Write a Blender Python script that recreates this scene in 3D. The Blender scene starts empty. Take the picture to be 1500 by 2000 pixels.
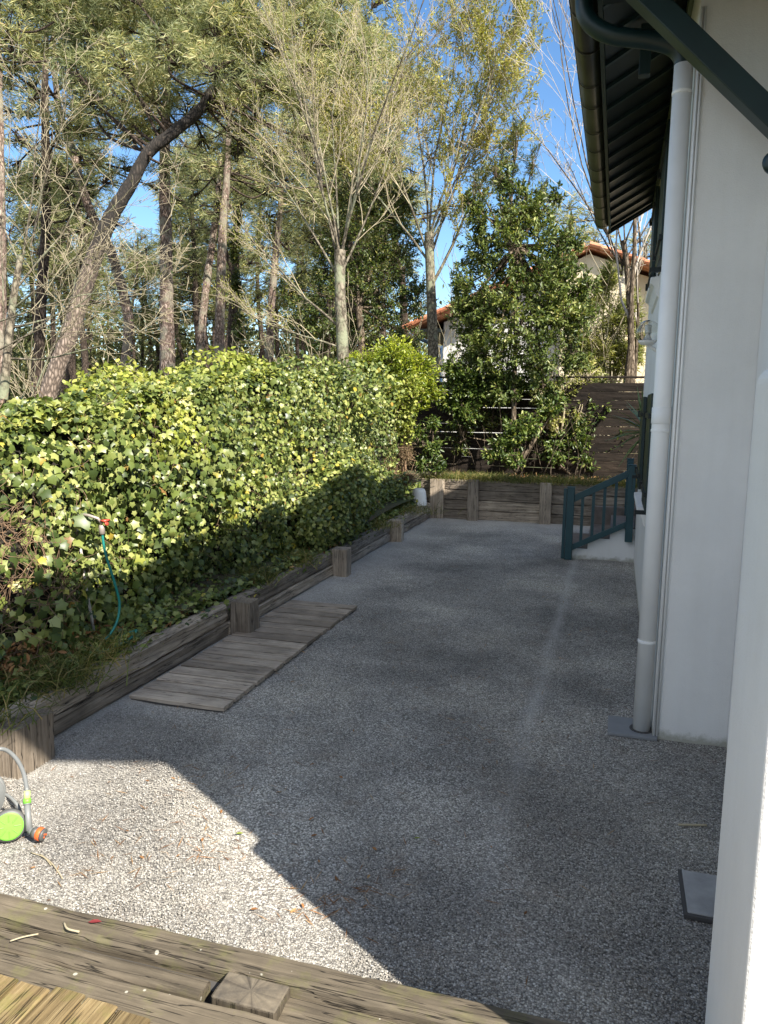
import bpy, math, random
import numpy as np
from mathutils import Vector, Matrix
random.seed(7); RNG=np.random.default_rng(7)
S=bpy.context.scene; COL=S.collection
rad=math.radians
# ------------------------------------------------------------------ camera
PITCH,ROLL,YAW,FPX,CH=rad(8.0),rad(0.8),rad(16.832),1480.0,2.1
cp,sp=math.cos(PITCH),math.sin(PITCH)
FW=Vector((-math.sin(YAW)*cp,math.cos(YAW)*cp,-sp))
R0=Vector((math.cos(YAW),math.sin(YAW),0)); U0=R0.cross(FW)
RT=R0*math.cos(ROLL)+U0*math.sin(ROLL); UP=-R0*math.sin(ROLL)+U0*math.cos(ROLL)
cam=bpy.data.cameras.new('camera'); camo=bpy.data.objects.new('camera',cam); COL.objects.link(camo)
M=Matrix((( RT.x,UP.x,-FW.x,0),(RT.y,UP.y,-FW.y,0),(RT.z,UP.z,-FW.z,CH),(0,0,0,1)))
camo.matrix_world=M
cam.sensor_fit='VERTICAL'; cam.sensor_height=36; cam.lens=36*FPX/2000; cam.clip_start=.05; cam.clip_end=2000
S.camera=camo
def at(u,v,d):
    """photo pixel -> point at distance d along the view axis"""
    return Vector((0,0,CH))+(FW+RT*((u-750)/FPX)+UP*((1000-v)/FPX))*d
# ------------------------------------------------------------------ sun and sky
SUN=Vector((.843,-.537,0)); EL=rad(43.9)
SD=Vector((SUN.x*math.cos(EL),SUN.y*math.cos(EL),math.sin(EL))).normalized()
sl=bpy.data.lights.new('sun','SUN'); sl.energy=5.0; sl.angle=rad(.53); sl.color=(1,.94,.84)
so=bpy.data.objects.new('sun',sl); COL.objects.link(so); so.rotation_euler=SD.to_track_quat('Z','Y').to_euler()
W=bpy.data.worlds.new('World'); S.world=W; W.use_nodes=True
wn=W.node_tree.nodes; wl=W.node_tree.links; wn.clear()
sky=wn.new('ShaderNodeTexSky'); sky.sky_type='NISHITA'; sky.sun_disc=False
sky.sun_elevation=EL; sky.sun_rotation=math.atan2(SUN.x,SUN.y); sky.ozone_density=3.0; sky.air_density=1.0; sky.dust_density=.0
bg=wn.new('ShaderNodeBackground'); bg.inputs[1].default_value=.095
hs=wn.new('ShaderNodeHueSaturation'); hs.inputs['Saturation'].default_value=1.15
wo=wn.new('ShaderNodeOutputWorld'); wl.new(sky.outputs[0],hs.inputs['Color'])
# added clouds, unseen behind the camera, that brighten shade with neutral fill
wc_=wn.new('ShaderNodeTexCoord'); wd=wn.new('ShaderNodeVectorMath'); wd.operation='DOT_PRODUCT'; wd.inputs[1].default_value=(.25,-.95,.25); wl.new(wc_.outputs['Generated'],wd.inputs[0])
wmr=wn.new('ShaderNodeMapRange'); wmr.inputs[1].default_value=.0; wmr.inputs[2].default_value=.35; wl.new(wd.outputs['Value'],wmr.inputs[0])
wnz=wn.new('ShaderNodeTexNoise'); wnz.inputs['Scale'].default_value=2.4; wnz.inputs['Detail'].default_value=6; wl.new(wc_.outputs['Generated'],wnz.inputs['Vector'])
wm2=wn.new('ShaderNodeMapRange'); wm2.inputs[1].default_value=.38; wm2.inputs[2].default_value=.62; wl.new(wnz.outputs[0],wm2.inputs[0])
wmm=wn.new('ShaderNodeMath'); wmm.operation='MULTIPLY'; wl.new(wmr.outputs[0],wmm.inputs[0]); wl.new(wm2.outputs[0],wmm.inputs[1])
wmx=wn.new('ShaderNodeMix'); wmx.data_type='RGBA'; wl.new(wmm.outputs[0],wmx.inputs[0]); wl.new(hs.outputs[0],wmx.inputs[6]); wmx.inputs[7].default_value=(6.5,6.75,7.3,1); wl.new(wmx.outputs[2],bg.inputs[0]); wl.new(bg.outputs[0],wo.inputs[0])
S.view_settings.view_transform='Standard'; S.view_settings.look='None'; S.view_settings.exposure=1.27; S.view_settings.gamma=1
S.render.engine='CYCLES'
S.cycles.max_bounces=6; S.cycles.transparent_max_bounces=6
# ------------------------------------------------------------------ materials
def mat(name):
    m=bpy.data.materials.new(name); m.use_nodes=True; n=m.node_tree.nodes; l=m.node_tree.links
    b=n['Principled BSDF']; return m,n,l,b
def ramp(n,stops):
    r=n.new('ShaderNodeValToRGB'); e=r.color_ramp.elements
    while len(e)<len(stops): e.new(.5)
    for i,(p,c) in enumerate(stops):
        e[i].position=p; e[i].color=(*c,1) if len(c)==3 else c
    return r
def coords(n,l,scale=(1,1,1),kind='Object',rnd=False):
    t=n.new('ShaderNodeTexCoord'); mp=n.new('ShaderNodeMapping'); mp.inputs['Scale'].default_value=scale
    l.new(t.outputs[kind],mp.inputs[0])
    if rnd:
        oi=n.new('ShaderNodeObjectInfo'); ml=n.new('ShaderNodeMath'); ml.operation='MULTIPLY'; ml.inputs[1].default_value=37
        l.new(oi.outputs['Random'],ml.inputs[0]); l.new(ml.outputs[0],mp.inputs['Location'])
    return mp.outputs[0]
def noise(n,l,vec,scale,detail=4,rough=.55):
    t=n.new('ShaderNodeTexNoise'); t.inputs['Scale'].default_value=scale; t.inputs['Detail'].default_value=detail
    t.inputs['Roughness'].default_value=rough; l.new(vec,t.inputs['Vector']); return t
def bump(n,l,b,h,strength,dist):
    k=n.new('ShaderNodeBump'); k.inputs['Strength'].default_value=strength; k.inputs['Distance'].default_value=dist
    l.new(h,k.inputs['Height']); l.new(k.outputs[0],b.inputs['Normal']); return k
def mix(n,l,a,b_,f,mode='MIX'):
    m=n.new('ShaderNodeMix'); m.data_type='RGBA'; m.blend_type=mode
    for s,v in ((6,a),(7,b_)):
        if isinstance(v,tuple): m.inputs[s].default_value=(*v,1)
        else: l.new(v,m.inputs[s])
    if isinstance(f,(int,float)): m.inputs[0].default_value=f
    else: l.new(f,m.inputs[0])
    return m.outputs[2]
def plain(name,c,rough=.6,metal=0,var=.12,scale=9,bmp=0,spec=.5):
    m,n,l,b=mat(name); v=coords(n,l); t=noise(n,l,v,scale)
    r=ramp(n,[(.3,tuple(x*(1-var) for x in c)),(.7,tuple(min(1,x*(1+var)) for x in c))])
    l.new(t.outputs[0],r.inputs[0]); l.new(r.outputs[0],b.inputs['Base Color'])
    b.inputs['Roughness'].default_value=rough; b.inputs['Metallic'].default_value=metal; b.inputs['Specular IOR Level'].default_value=spec
    if bmp: t2=noise(n,l,v,scale*12); bump(n,l,b,t2.outputs[0],.5,bmp)
    return m
def wood_mat(name,dark,mid,light,moss=0.0,gscale=1.0,bd=.006):
    m,n,l,b=mat(name)
    v=coords(n,l,(1.1*gscale,26*gscale,26*gscale),rnd=True); g=noise(n,l,v,1.6,8,.72)
    v2=coords(n,l,(1,1,1),rnd=True); bl=noise(n,l,v2,3.2,5,.6)
    r=ramp(n,[(.28,dark),(.5,mid),(.72,light)]); l.new(g.outputs[0],r.inputs[0])
    r2=ramp(n,[(.3,(.62,.61,.60)),(.7,(1.15,1.13,1.1))]); l.new(bl.outputs[0],r2.inputs[0])
    c=mix(n,l,r.outputs[0],r2.outputs[0],1.0,'MULTIPLY')
    # long drying cracks
    v3=coords(n,l,(.55,15,15),rnd=True); cr=noise(n,l,v3,2.0,3,.5)
    cm=ramp(n,[(.0,(0,0,0)),(.485,(0,0,0)),(.5,(1,1,1)),(.515,(0,0,0))]); l.new(cr.outputs[0],cm.inputs[0])
    c=mix(n,l,c,tuple(x*.22 for x in dark),cm.outputs[0])
    if moss:
        mn=noise(n,l,v2,7,6,.7); mr=ramp(n,[(.56-.1*moss,(0,0,0)),(.72,(moss,)*3)]); l.new(mn.outputs[0],mr.inputs[0])
        c=mix(n,l,c,(.16,.17,.035),mr.outputs[0])
        ln=n.new('ShaderNodeTexVoronoi'); ln.inputs['Scale'].default_value=15; l.new(v2,ln.inputs['Vector']); lsx=n.new('ShaderNodeSeparateColor'); l.new(ln.outputs['Color'],lsx.inputs[0]); lad=n.new('ShaderNodeMath'); lad.operation='MULTIPLY_ADD'; lad.inputs[1].default_value=.17; l.new(lsx.outputs[0],lad.inputs[0]); l.new(ln.outputs['Distance'],lad.inputs[2])
        lr=ramp(n,[(.11,(.75,.75,.75)),(.14,(0,0,0))]); l.new(lad.outputs[0],lr.inputs[0])
        c=mix(n,l,c,(.48,.46,.38),lr.outputs[0])
    oi2=n.new('ShaderNodeObjectInfo'); r9=ramp(n,[(0,(.66,.65,.64)),(.6,(1.0,1.0,1.0)),(1,(1.4,1.38,1.34))]); l.new(oi2.outputs['Random'],r9.inputs[0]); c=mix(n,l,c,r9.outputs[0],1.0,'MULTIPLY')
    l.new(c,b.inputs['Base Color']); b.inputs['Roughness'].default_value=.85; b.inputs['Specular IOR Level'].default_value=.25
    sb=n.new('ShaderNodeMath'); sb.operation='SUBTRACT'; l.new(g.outputs[0],sb.inputs[0]); l.new(cm.outputs[0],sb.inputs[1])
    bump(n,l,b,sb.outputs[0],.7,bd); return m
def leaf_mat(name,stops,rough=.45,trans=.3,spec=.5,patch=None):
    m,n,l,b=mat(name); g=n.new('ShaderNodeNewGeometry'); r=ramp(n,stops); r.color_ramp.interpolation='LINEAR'
    l.new(g.outputs['Random Per Island'],r.inputs[0]); c=r.outputs[0]
    v=coords(n,l); t=noise(n,l,v,1.1,3)
    r2=ramp(n,[(.32,(.58,.64,.60)),(.68,(1.28,1.2,1.0))]); l.new(t.outputs[0],r2.inputs[0])
    c=mix(n,l,c,r2.outputs[0],1.0,'MULTIPLY')
    if patch:
        t3=noise(n,l,v,patch[1],3); r3=ramp(n,[(patch[2],(0,0,0)),(patch[2]+.08,(1,1,1))]); l.new(t3.outputs[0],r3.inputs[0])
        c=mix(n,l,c,patch[0],r3.outputs[0])
    l.new(c,b.inputs['Base Color']); b.inputs['Roughness'].default_value=rough; b.inputs['Specular IOR Level'].default_value=spec
    tr=n.new('ShaderNodeBsdfTranslucent'); mx=n.new('ShaderNodeMixShader'); mx.inputs[0].default_value=trans
    tc=mix(n,l,c,(1.3,1.35,.6),1.0,'MULTIPLY'); l.new(tc,tr.inputs[0])
    l.new(b.outputs[0],mx.inputs[1]); l.new(tr.outputs[0],mx.inputs[2]); l.new(mx.outputs[0],n['Material Output'].inputs[0])
    return m
def bark_mat(name,dark,light,sc=(9,9,2.2),bd=.02,patch=None):
    m,n,l,b=mat(name); v=coords(n,l,sc); vo=n.new('ShaderNodeTexVoronoi'); vo.feature='DISTANCE_TO_EDGE'; vo.inputs['Scale'].default_value=1.6
    nz=noise(n,l,v,2.2,5); av=n.new('ShaderNodeVectorMath'); av.operation='ADD'; l.new(v,av.inputs[0]); l.new(nz.outputs[1],av.inputs[1]); l.new(av.outputs[0],vo.inputs['Vector'])
    r=ramp(n,[(.0,tuple(x*.3 for x in dark)),(.12,dark),(.4,light)]); l.new(vo.outputs[0],r.inputs[0])
    c=mix(n,l,r.outputs[0],nz.outputs[0],.35,'OVERLAY')
    if patch:
        v2=coords(n,l); t=noise(n,l,v2,2.6,5,.65); rr=ramp(n,[(.5,(0,0,0)),(.62,(1,1,1))]); l.new(t.outputs[0],rr.inputs[0]); c=mix(n,l,c,patch,rr.outputs[0])
    l.new(c,b.inputs['Base Color']); b.inputs['Roughness'].default_value=.9; b.inputs['Specular IOR Level'].default_value=.2
    bump(n,l,b,vo.outputs[0],.9,bd); return m

def gravel_mat():
    m,n,l,b=mat('crushed gravel'); v=coords(n,l)
    vo=n.new('ShaderNodeTexVoronoi'); vo.inputs['Scale'].default_value=118; vo.inputs['Randomness'].default_value=1; l.new(v,vo.inputs['Vector'])
    vo2=n.new('ShaderNodeTexVoronoi'); vo2.inputs['Scale'].default_value=190; l.new(v,vo2.inputs['Vector'])
    sx=n.new('ShaderNodeSeparateColor'); l.new(vo.outputs['Color'],sx.inputs[0])
    r=ramp(n,[(0,(.17,.16,.145)),(.3,(.30,.283,.255)),(.62,(.42,.396,.352)),(.88,(.57,.54,.48)),(1,(.74,.71,.66))]); l.new(sx.outputs[0],r.inputs[0])
    e=ramp(n,[(0.0,(1,1,1)),(.42,(.85,.85,.85)),(.72,(.42,.41,.40))]); l.new(vo.outputs['Distance'],e.inputs[0])
    c=mix(n,l,r.outputs[0],e.outputs[0],1.0,'MULTIPLY')
    # wear: big soft patches of finer, darker or paler grit
    t=noise(n,l,v,.75,5,.6); rr=ramp(n,[(.34,(.62,.625,.64)),(.5,(1.0,1.0,1.0)),(.66,(1.45,1.43,1.38))]); l.new(t.outputs[0],rr.inputs[0])
    c=mix(n,l,c,rr.outputs[0],1.0,'MULTIPLY')
    # rusty needle dust
    t2=noise(n,l,v,4.3,12,.82); r3=ramp(n,[(.54,(0,0,0)),(.72,(.42,.42,.42))]); l.new(t2.outputs[0],r3.inputs[0])
    c=mix(n,l,c,(.20,.115,.06),r3.outputs[0])
    # pale dust line worn along the yard, and pale dust by the edges
    sp_=n.new('ShaderNodeSeparateXYZ'); l.new(v,sp_.inputs[0]); w=noise(n,l,v,1.4,3)
    ad=n.new('ShaderNodeMath'); ad.operation='MULTIPLY_ADD'; ad.inputs[1].default_value=.10; ad.inputs[2].default_value=.40; l.new(w.outputs[0],ad.inputs[0])
    s2=n.new('ShaderNodeMath'); s2.operation='ADD'; l.new(sp_.outputs[0],s2.inputs[0]); l.new(ad.outputs[0],s2.inputs[1])
    ab=n.new('ShaderNodeMath'); ab.operation='ABSOLUTE'; l.new(s2.outputs[0],ab.inputs[0])
    r4=ramp(n,[(.0,(.40,.40,.40)),(.08,(0,0,0))]); l.new(ab.outputs[0],r4.inputs[0])
    yr=n.new('ShaderNodeMapRange'); yr.inputs[1].default_value=2.5; yr.inputs[2].default_value=5; l.new(sp_.outputs[1],yr.inputs[0])
    ym=n.new('ShaderNodeMath'); ym.operation='MULTIPLY'; l.new(r4.outputs[0],ym.inputs[0]); l.new(yr.outputs[0],ym.inputs[1])
    c=mix(n,l,c,(.50,.48,.45),ym.outputs[0])
    # pale dust strip at the foot of the far timbers and along the left timbers
    a1=n.new('ShaderNodeMapRange'); a1.inputs[1].default_value=12.6; a1.inputs[2].default_value=13.6; l.new(sp_.outputs[1],a1.inputs[0])
    a2=n.new('ShaderNodeMapRange'); a2.inputs[1].default_value=-2.5; a2.inputs[2].default_value=-3.15; l.new(sp_.outputs[0],a2.inputs[0])
    mx_=n.new('ShaderNodeMath'); mx_.operation='MAXIMUM'; l.new(a1.outputs[0],mx_.inputs[0]); l.new(a2.outputs[0],mx_.inputs[1])
    q=noise(n,l,v,3.1,5,.65); mq=n.new('ShaderNodeMath'); mq.operation='MULTIPLY'; l.new(mx_.outputs[0],mq.inputs[0]); l.new(q.outputs[0],mq.inputs[1])
    c=mix(n,l,c,(.46,.44,.40),mq.outputs[0])
    l.new(c,b.inputs['Base Color']); b.inputs['Roughness'].default_value=.92; b.inputs['Specular IOR Level'].default_value=.25
    iv=n.new('ShaderNodeMath'); iv.operation='MULTIPLY_ADD'; iv.inputs[1].default_value=-1; l.new(vo.outputs['Distance'],iv.inputs[0]); l.new(sx.outputs[1],iv.inputs[2])
    i2=n.new('ShaderNodeMath'); i2.operation='MULTIPLY_ADD'; i2.inputs[1].default_value=-.35; l.new(vo2.outputs['Distance'],i2.inputs[0]); l.new(iv.outputs[0],i2.inputs[2])
    bump(n,l,b,i2.outputs[0],.7,.007); return m
def soil_mat():
    m,n,l,b=mat('leaf litter soil'); v=coords(n,l); t=noise(n,l,v,14,8,.7); r=ramp(n,[(.3,(.035,.024,.016)),(.55,(.10,.068,.042)),(.75,(.22,.15,.09))]); l.new(t.outputs[0],r.inputs[0])
    t2=noise(n,l,v,.5,4); r2=ramp(n,[(.45,(0,0,0)),(.6,(1,1,1))]); l.new(t2.outputs[0],r2.inputs[0]); c=mix(n,l,r.outputs[0],(.07,.085,.03),r2.outputs[0])
    l.new(c,b.inputs['Base Color']); b.inputs['Roughness'].default_value=.95; bump(n,l,b,t.outputs[0],.8,.03); return m
def render_mat(name,c,dirt=True,base=0.0):
    m,n,l,b=mat(name); v=coords(n,l); t=noise(n,l,v,1.3,5,.6)
    r=ramp(n,[(.3,tuple(x*.88 for x in c)),(.7,c)]); l.new(t.outputs[0],r.inputs[0]); col=r.outputs[0]
    vs=coords(n,l,(5,5,.35)); ts=noise(n,l,vs,1.5,5,.6); rs=ramp(n,[(.30,(.955,.95,.94)),(.62,(1,1,1))]); l.new(ts.outputs[0],rs.inputs[0]); col=mix(n,l,col,rs.outputs[0],1.0,'MULTIPLY')
    if dirt:
        sp_=n.new('ShaderNodeSeparateXYZ'); l.new(v,sp_.inputs[0]); q=noise(n,l,v,9,6,.7)
        ad=n.new('ShaderNodeMath'); ad.operation='MULTIPLY_ADD'; ad.inputs[1].default_value=-.22; l.new(q.outputs[0],ad.inputs[0]); l.new(sp_.outputs[2],ad.inputs[2])
        dr=ramp(n,[(.0,(.65,.65,.65)),(.06,(0,0,0))]); 
        s=n.new('ShaderNodeMath'); s.operation='ADD'; s.inputs[1].default_value=.10-base; l.new(ad.outputs[0],s.inputs[0]); l.new(s.outputs[0],dr.inputs[0])
        col=mix(n,l,col,(.22,.21,.13),dr.outputs[0])
    l.new(col,b.inputs['Base Color']); b.inputs['Roughness'].default_value=.9; b.inputs['Specular IOR Level'].default_value=.2
    f=noise(n,l,v,120,4,.6); f2=noise(n,l,v,22,4,.6); mm=n.new('ShaderNodeMath'); mm.operation='ADD'; l.new(f.outputs[0],mm.inputs[0]); l.new(f2.outputs[0],mm.inputs[1])
    bump(n,l,b,mm.outputs[0],.5,.005); return m
def tile_mat():
    m,n,l,b=mat('terracotta tiles'); v=coords(n,l); w=n.new('ShaderNodeTexVoronoi'); w.inputs['Scale'].default_value=3.2; l.new(v,w.inputs['Vector'])
    sx=n.new('ShaderNodeSeparateColor'); l.new(w.outputs['Color'],sx.inputs[0])
    r=ramp(n,[(0,(.30,.10,.05)),(.5,(.48,.18,.09)),(1,(.58,.30,.18))]); l.new(sx.outputs[0],r.inputs[0]); l.new(r.outputs[0],b.inputs['Base Color']); b.inputs['Roughness'].default_value=.85; return m

MG=gravel_mat(); MSOIL=soil_mat()
MW=render_mat('white render',(.78,.765,.735)); MWN=render_mat('white smooth render',(.80,.78,.74),False)
MSL=wood_mat('weathered sleeper',(.12,.098,.075),(.31,.26,.205),(.47,.41,.34)); MSL2=wood_mat('sleeper with lichen',(.075,.062,.045),(.13,.108,.078),(.20,.168,.122),.35,.8)
MPL=wood_mat('grey plank',(.28,.23,.18),(.40,.34,.275),(.50,.43,.36),0,1,.003); MDK=wood_mat('mossy deck board',(.09,.06,.028),(.24,.175,.085),(.42,.33,.18),.6,1.6,.006)
MEND=wood_mat('sawn post top',(.05,.043,.036),(.13,.115,.10),(.24,.21,.18)); MFEN=wood_mat('dark fence wood',(.012,.009,.007),(.026,.019,.014),(.05,.036,.027))
MGRN=plain('dark green paint',(.005,.021,.022),.42,0,.15,6); MGRB=plain('blackish green paint',(.003,.007,.0065),.5,0,.2,5); MRAIL=plain('blue green railing paint',(.012,.050,.060),.4,0,.12,7)
MZINC=plain('weathered dark zinc',(.045,.042,.034),.36,.55,.35,7); MPIPE=plain('white pipe',(.80,.785,.755),.45,0,.05,4); MSLATE=plain('slate slab',(.27,.265,.255),.7,0,.25,8,.003)
MCOV=plain('grey plastic cover',(.20,.205,.21),.55,0,.1,8); MFRAME=plain('dark frame',(.06,.056,.052),.8); MSTEP=plain('brown step tile',(.12,.095,.08),.6,0,.3,8,.002)
MTILE=tile_mat(); MCREAM=render_mat('cream render',(.74,.64,.46),False); MNW=render_mat('neighbour white render',(.72,.71,.68),False); MBLUE=plain('dark blue paint',(.02,.05,.10),.4)
MPINE=leaf_mat('pine needles',[(0,(.10,.13,.065)),(.35,(.23,.26,.125)),(.7,(.37,.38,.20)),(.9,(.52,.50,.29)),(1,(.44,.33,.19))],.5,.3,.4)
MPINED=leaf_mat('far pine needles',[(0,(.09,.11,.045)),(.5,(.20,.215,.09)),(1,(.33,.32,.15))],.5,.3,.4)
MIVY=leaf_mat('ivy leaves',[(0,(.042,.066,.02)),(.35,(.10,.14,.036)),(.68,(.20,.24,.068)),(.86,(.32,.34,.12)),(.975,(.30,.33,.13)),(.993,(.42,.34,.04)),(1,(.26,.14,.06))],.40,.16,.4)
MIVYY=leaf_mat('young ivy leaves',[(0,(.11,.15,.03)),(.5,(.25,.29,.05)),(1,(.40,.40,.12))],.42,.2,.35)  # yellow-green tone of the young leaves
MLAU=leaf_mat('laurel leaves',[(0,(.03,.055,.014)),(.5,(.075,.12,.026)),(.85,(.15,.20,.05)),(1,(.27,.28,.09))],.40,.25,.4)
MLAU2=leaf_mat('sunlit laurel leaves',[(0,(.045,.07,.02)),(.5,(.11,.15,.04)),(.85,(.20,.24,.075)),(1,(.34,.33,.13))],.42,.25,.35)  # lighter laurel copy with sunlight put into the leaf colour
MEVG=leaf_mat('ivy clad tree leaves',[(0,(.03,.055,.014)),(.5,(.075,.11,.025)),(.85,(.14,.165,.04)),(1,(.24,.22,.07))],.42,.25,.5)
MYEL=leaf_mat('yellow green shrub leaves',[(0,(.10,.15,.02)),(.5,(.26,.32,.03)),(1,(.44,.46,.06))],.4,.35,.5)
MBAM=leaf_mat('pale narrow leaves',[(0,(.16,.19,.05)),(.5,(.30,.31,.10)),(1,(.45,.42,.19))],.5,.35,.4)
MBUD=leaf_mat('yellow buds',[(0,(.26,.27,.05)),(.5,(.36,.36,.10)),(1,(.42,.35,.15))],.6,.3,.3)
MGRS=leaf_mat('grass blades',[(0,(.06,.085,.02)),(.5,(.13,.16,.04)),(.8,(.28,.23,.09)),(1,(.34,.26,.14))],.6,.3,.3)
MSCR=leaf_mat('scrub leaves',[(0,(.05,.07,.03)),(.5,(.11,.125,.05)),(1,(.20,.18,.09))],.6,.3,.3)
MDSH=leaf_mat('dead shrub leaves',[(0,(.12,.085,.055)),(.5,(.22,.165,.11)),(1,(.34,.27,.19))],.7,.15,.2)
MDRY=leaf_mat('dry leaves',[(0,(.16,.07,.03)),(.5,(.30,.15,.07)),(1,(.42,.27,.14))],.7,.15,.2)
MYUC=leaf_mat('sword leaves',[(0,(.05,.085,.03)),(1,(.14,.19,.08))],.45,.15,.5)
BPINE=bark_mat('pine bark',(.17,.12,.095),(.42,.335,.28),(13,13,4.5),.02,(.22,.20,.15)); BPD=bark_mat('dark pine bark',(.05,.036,.027),(.13,.10,.08),(13,13,4.5),.02)
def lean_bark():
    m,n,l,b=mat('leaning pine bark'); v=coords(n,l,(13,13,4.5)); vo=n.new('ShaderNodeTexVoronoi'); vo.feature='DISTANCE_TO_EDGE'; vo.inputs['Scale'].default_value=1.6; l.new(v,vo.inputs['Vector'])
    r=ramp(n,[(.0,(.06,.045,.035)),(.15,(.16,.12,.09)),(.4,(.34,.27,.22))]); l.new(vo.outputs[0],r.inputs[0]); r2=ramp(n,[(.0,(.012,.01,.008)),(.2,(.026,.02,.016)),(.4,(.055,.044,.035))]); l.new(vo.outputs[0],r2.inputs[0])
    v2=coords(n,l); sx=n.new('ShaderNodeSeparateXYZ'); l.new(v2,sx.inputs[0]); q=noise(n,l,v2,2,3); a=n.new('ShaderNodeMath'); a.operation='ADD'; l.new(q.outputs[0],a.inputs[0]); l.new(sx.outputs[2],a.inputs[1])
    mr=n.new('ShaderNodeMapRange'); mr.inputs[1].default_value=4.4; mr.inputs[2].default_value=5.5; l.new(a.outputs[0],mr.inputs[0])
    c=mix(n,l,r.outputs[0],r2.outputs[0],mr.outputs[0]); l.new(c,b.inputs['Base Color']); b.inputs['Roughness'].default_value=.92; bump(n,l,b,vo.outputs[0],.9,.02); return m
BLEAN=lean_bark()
BPALE=bark_mat('pale smooth bark',(.14,.118,.085),(.27,.235,.175),(9,9,5),.012,(.22,.23,.15)); BTWIG=plain('pale twig bark',(.36,.305,.20),.85,0,.25,5); BTW2=plain('grey twig bark',(.42,.37,.31),.85,0,.25,5)
BBR=bark_mat('brown bark',(.10,.075,.05),(.24,.19,.14),(10,10,3),.012)
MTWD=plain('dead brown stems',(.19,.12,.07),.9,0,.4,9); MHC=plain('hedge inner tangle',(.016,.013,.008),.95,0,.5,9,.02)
# ------------------------------------------------------------------ object helpers
def tag(o,label=None,cat=None,group=None,kind=None):
    if label: o['label']=label
    if cat: o['category']=cat
    if group: o['group']=group
    if kind: o['kind']=kind
    return o
def empty(name,loc=(0,0,0)):
    o=bpy.data.objects.new(name,None); COL.objects.link(o); o.location=loc; o.empty_display_size=.1; return o
def thing(name,label,cat,loc=(0,0,0),group=None): return tag(empty(name,loc),label,cat,group)
def link(name,me,m,parent=None,smooth=False):
    for x in (m if isinstance(m,(list,tuple)) else [m]): me.materials.append(x)
    if smooth: me.polygons.foreach_set('use_smooth',np.ones(len(me.polygons),bool))
    o=bpy.data.objects.new(name,me); COL.objects.link(o)
    if parent: 
        o.parent=parent; o.location=-parent.location   # meshes of parts are built in world space
    return o
class MB:
    def __init__(s): s.v=[]; s.f=[]
    def box(s,x0,x1,y0,y1,z0,z1):
        k=len(s.v); s.v+=[(x,y,z) for z in (z0,z1) for y in (y0,y1) for x in (x0,x1)]
        s.f+=[tuple(k+i for i in q) for q in ((0,2,3,1),(4,5,7,6),(0,1,5,4),(2,6,7,3),(0,4,6,2),(1,3,7,5))]; return s
    def prism(s,poly,a0,a1,axis='y'):
        """poly of (a,b) extruded along axis: y -> (x,z), x -> (y,z), z -> (x,y)"""
        k=len(s.v); n=len(poly)
        for t in (a0,a1):
            for a,b in poly: s.v.append({'y':(a,t,b),'x':(t,a,b),'z':(a,b,t)}[axis])
        s.f.append(tuple(k+i for i in range(n))[::-1]); s.f.append(tuple(k+n+i for i in range(n)))
        for i in range(n): j=(i+1)%n; s.f.append((k+i,k+j,k+n+j,k+n+i))
        return s
    def tube(s,pts,r,sides=10,cap=True):
        pts=[Vector(p) for p in pts]; k=len(s.v); n=len(pts); rr=r if hasattr(r,'__len__') else [r]*n
        ref=None
        for i,p in enumerate(pts):
            d=(pts[min(i+1,n-1)]-pts[max(i-1,0)]).normalized()
            if ref is None: ref=Vector((0,0,1)) if abs(d.z)<.8 else Vector((1,0,0))
            a=d.cross(ref).normalized(); b=d.cross(a).normalized(); ref=-b if False else ref
            for j in range(sides):
                t=2*math.pi*j/sides; s.v.append(tuple(p+(a*math.cos(t)+b*math.sin(t))*rr[i]))
        for i in range(n-1):
            for j in range(sides):
                j2=(j+1)%sides; s.f.append((k+i*sides+j,k+i*sides+j2,k+(i+1)*sides+j2,k+(i+1)*sides+j))
        if cap: s.f.append(tuple(k+j for j in range(sides))[::-1]); s.f.append(tuple(k+(n-1)*sides+j for j in range(sides)))
        return s
    def lathe(s,prof,c=(0,0,0),sides=24,axis=Vector((0,0,1))):
        q=axis.normalized().to_track_quat('Z','Y'); k=len(s.v); n=len(prof)
        for r,z in prof:
            for j in range(sides):
                t=2*math.pi*j/sides; s.v.append(tuple(Vector(c)+q@Vector((r*math.cos(t),r*math.sin(t),z))))
        for i in range(n-1):
            for j in range(sides):
                j2=(j+1)%sides; s.f.append((k+i*sides+j,k+i*sides+j2,k+(i+1)*sides+j2,k+(i+1)*sides+j))
        s.f.append(tuple(k+j for j in range(sides))[::-1]); s.f.append(tuple(k+(n-1)*sides+j for j in range(sides)))
        return s
    def build(s,name,m,parent=None,smooth=False,bevel=0):
        me=bpy.data.meshes.new(name); me.from_pydata(s.v,[],s.f); me.update()
        o=link(name,me,m,parent,smooth)
        if bevel:
            b=o.modifiers.new('bevel','BEVEL'); b.width=bevel; b.segments=2; b.limit_method='ANGLE'
        return o
def npmesh(name,V,F,m,parent=None,smooth=False):
    """V (n,3), F (k,3|4) numpy"""
    me=bpy.data.meshes.new(name); nf,k=F.shape
    me.vertices.add(len(V)); me.vertices.foreach_set('co',np.ascontiguousarray(V,dtype=np.float32).ravel())
    me.loops.add(nf*k); me.loops.foreach_set('vertex_index',np.ascontiguousarray(F,dtype=np.int32).ravel())
    me.polygons.add(nf); me.polygons.foreach_set('loop_start',np.arange(0,nf*k,k,dtype=np.int32)); me.update(calc_edges=True); me.validate()
    return link(name,me,m,parent,smooth)
def nrm(a): return a/np.maximum(np.linalg.norm(a,axis=-1,keepdims=True),1e-9)
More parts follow.
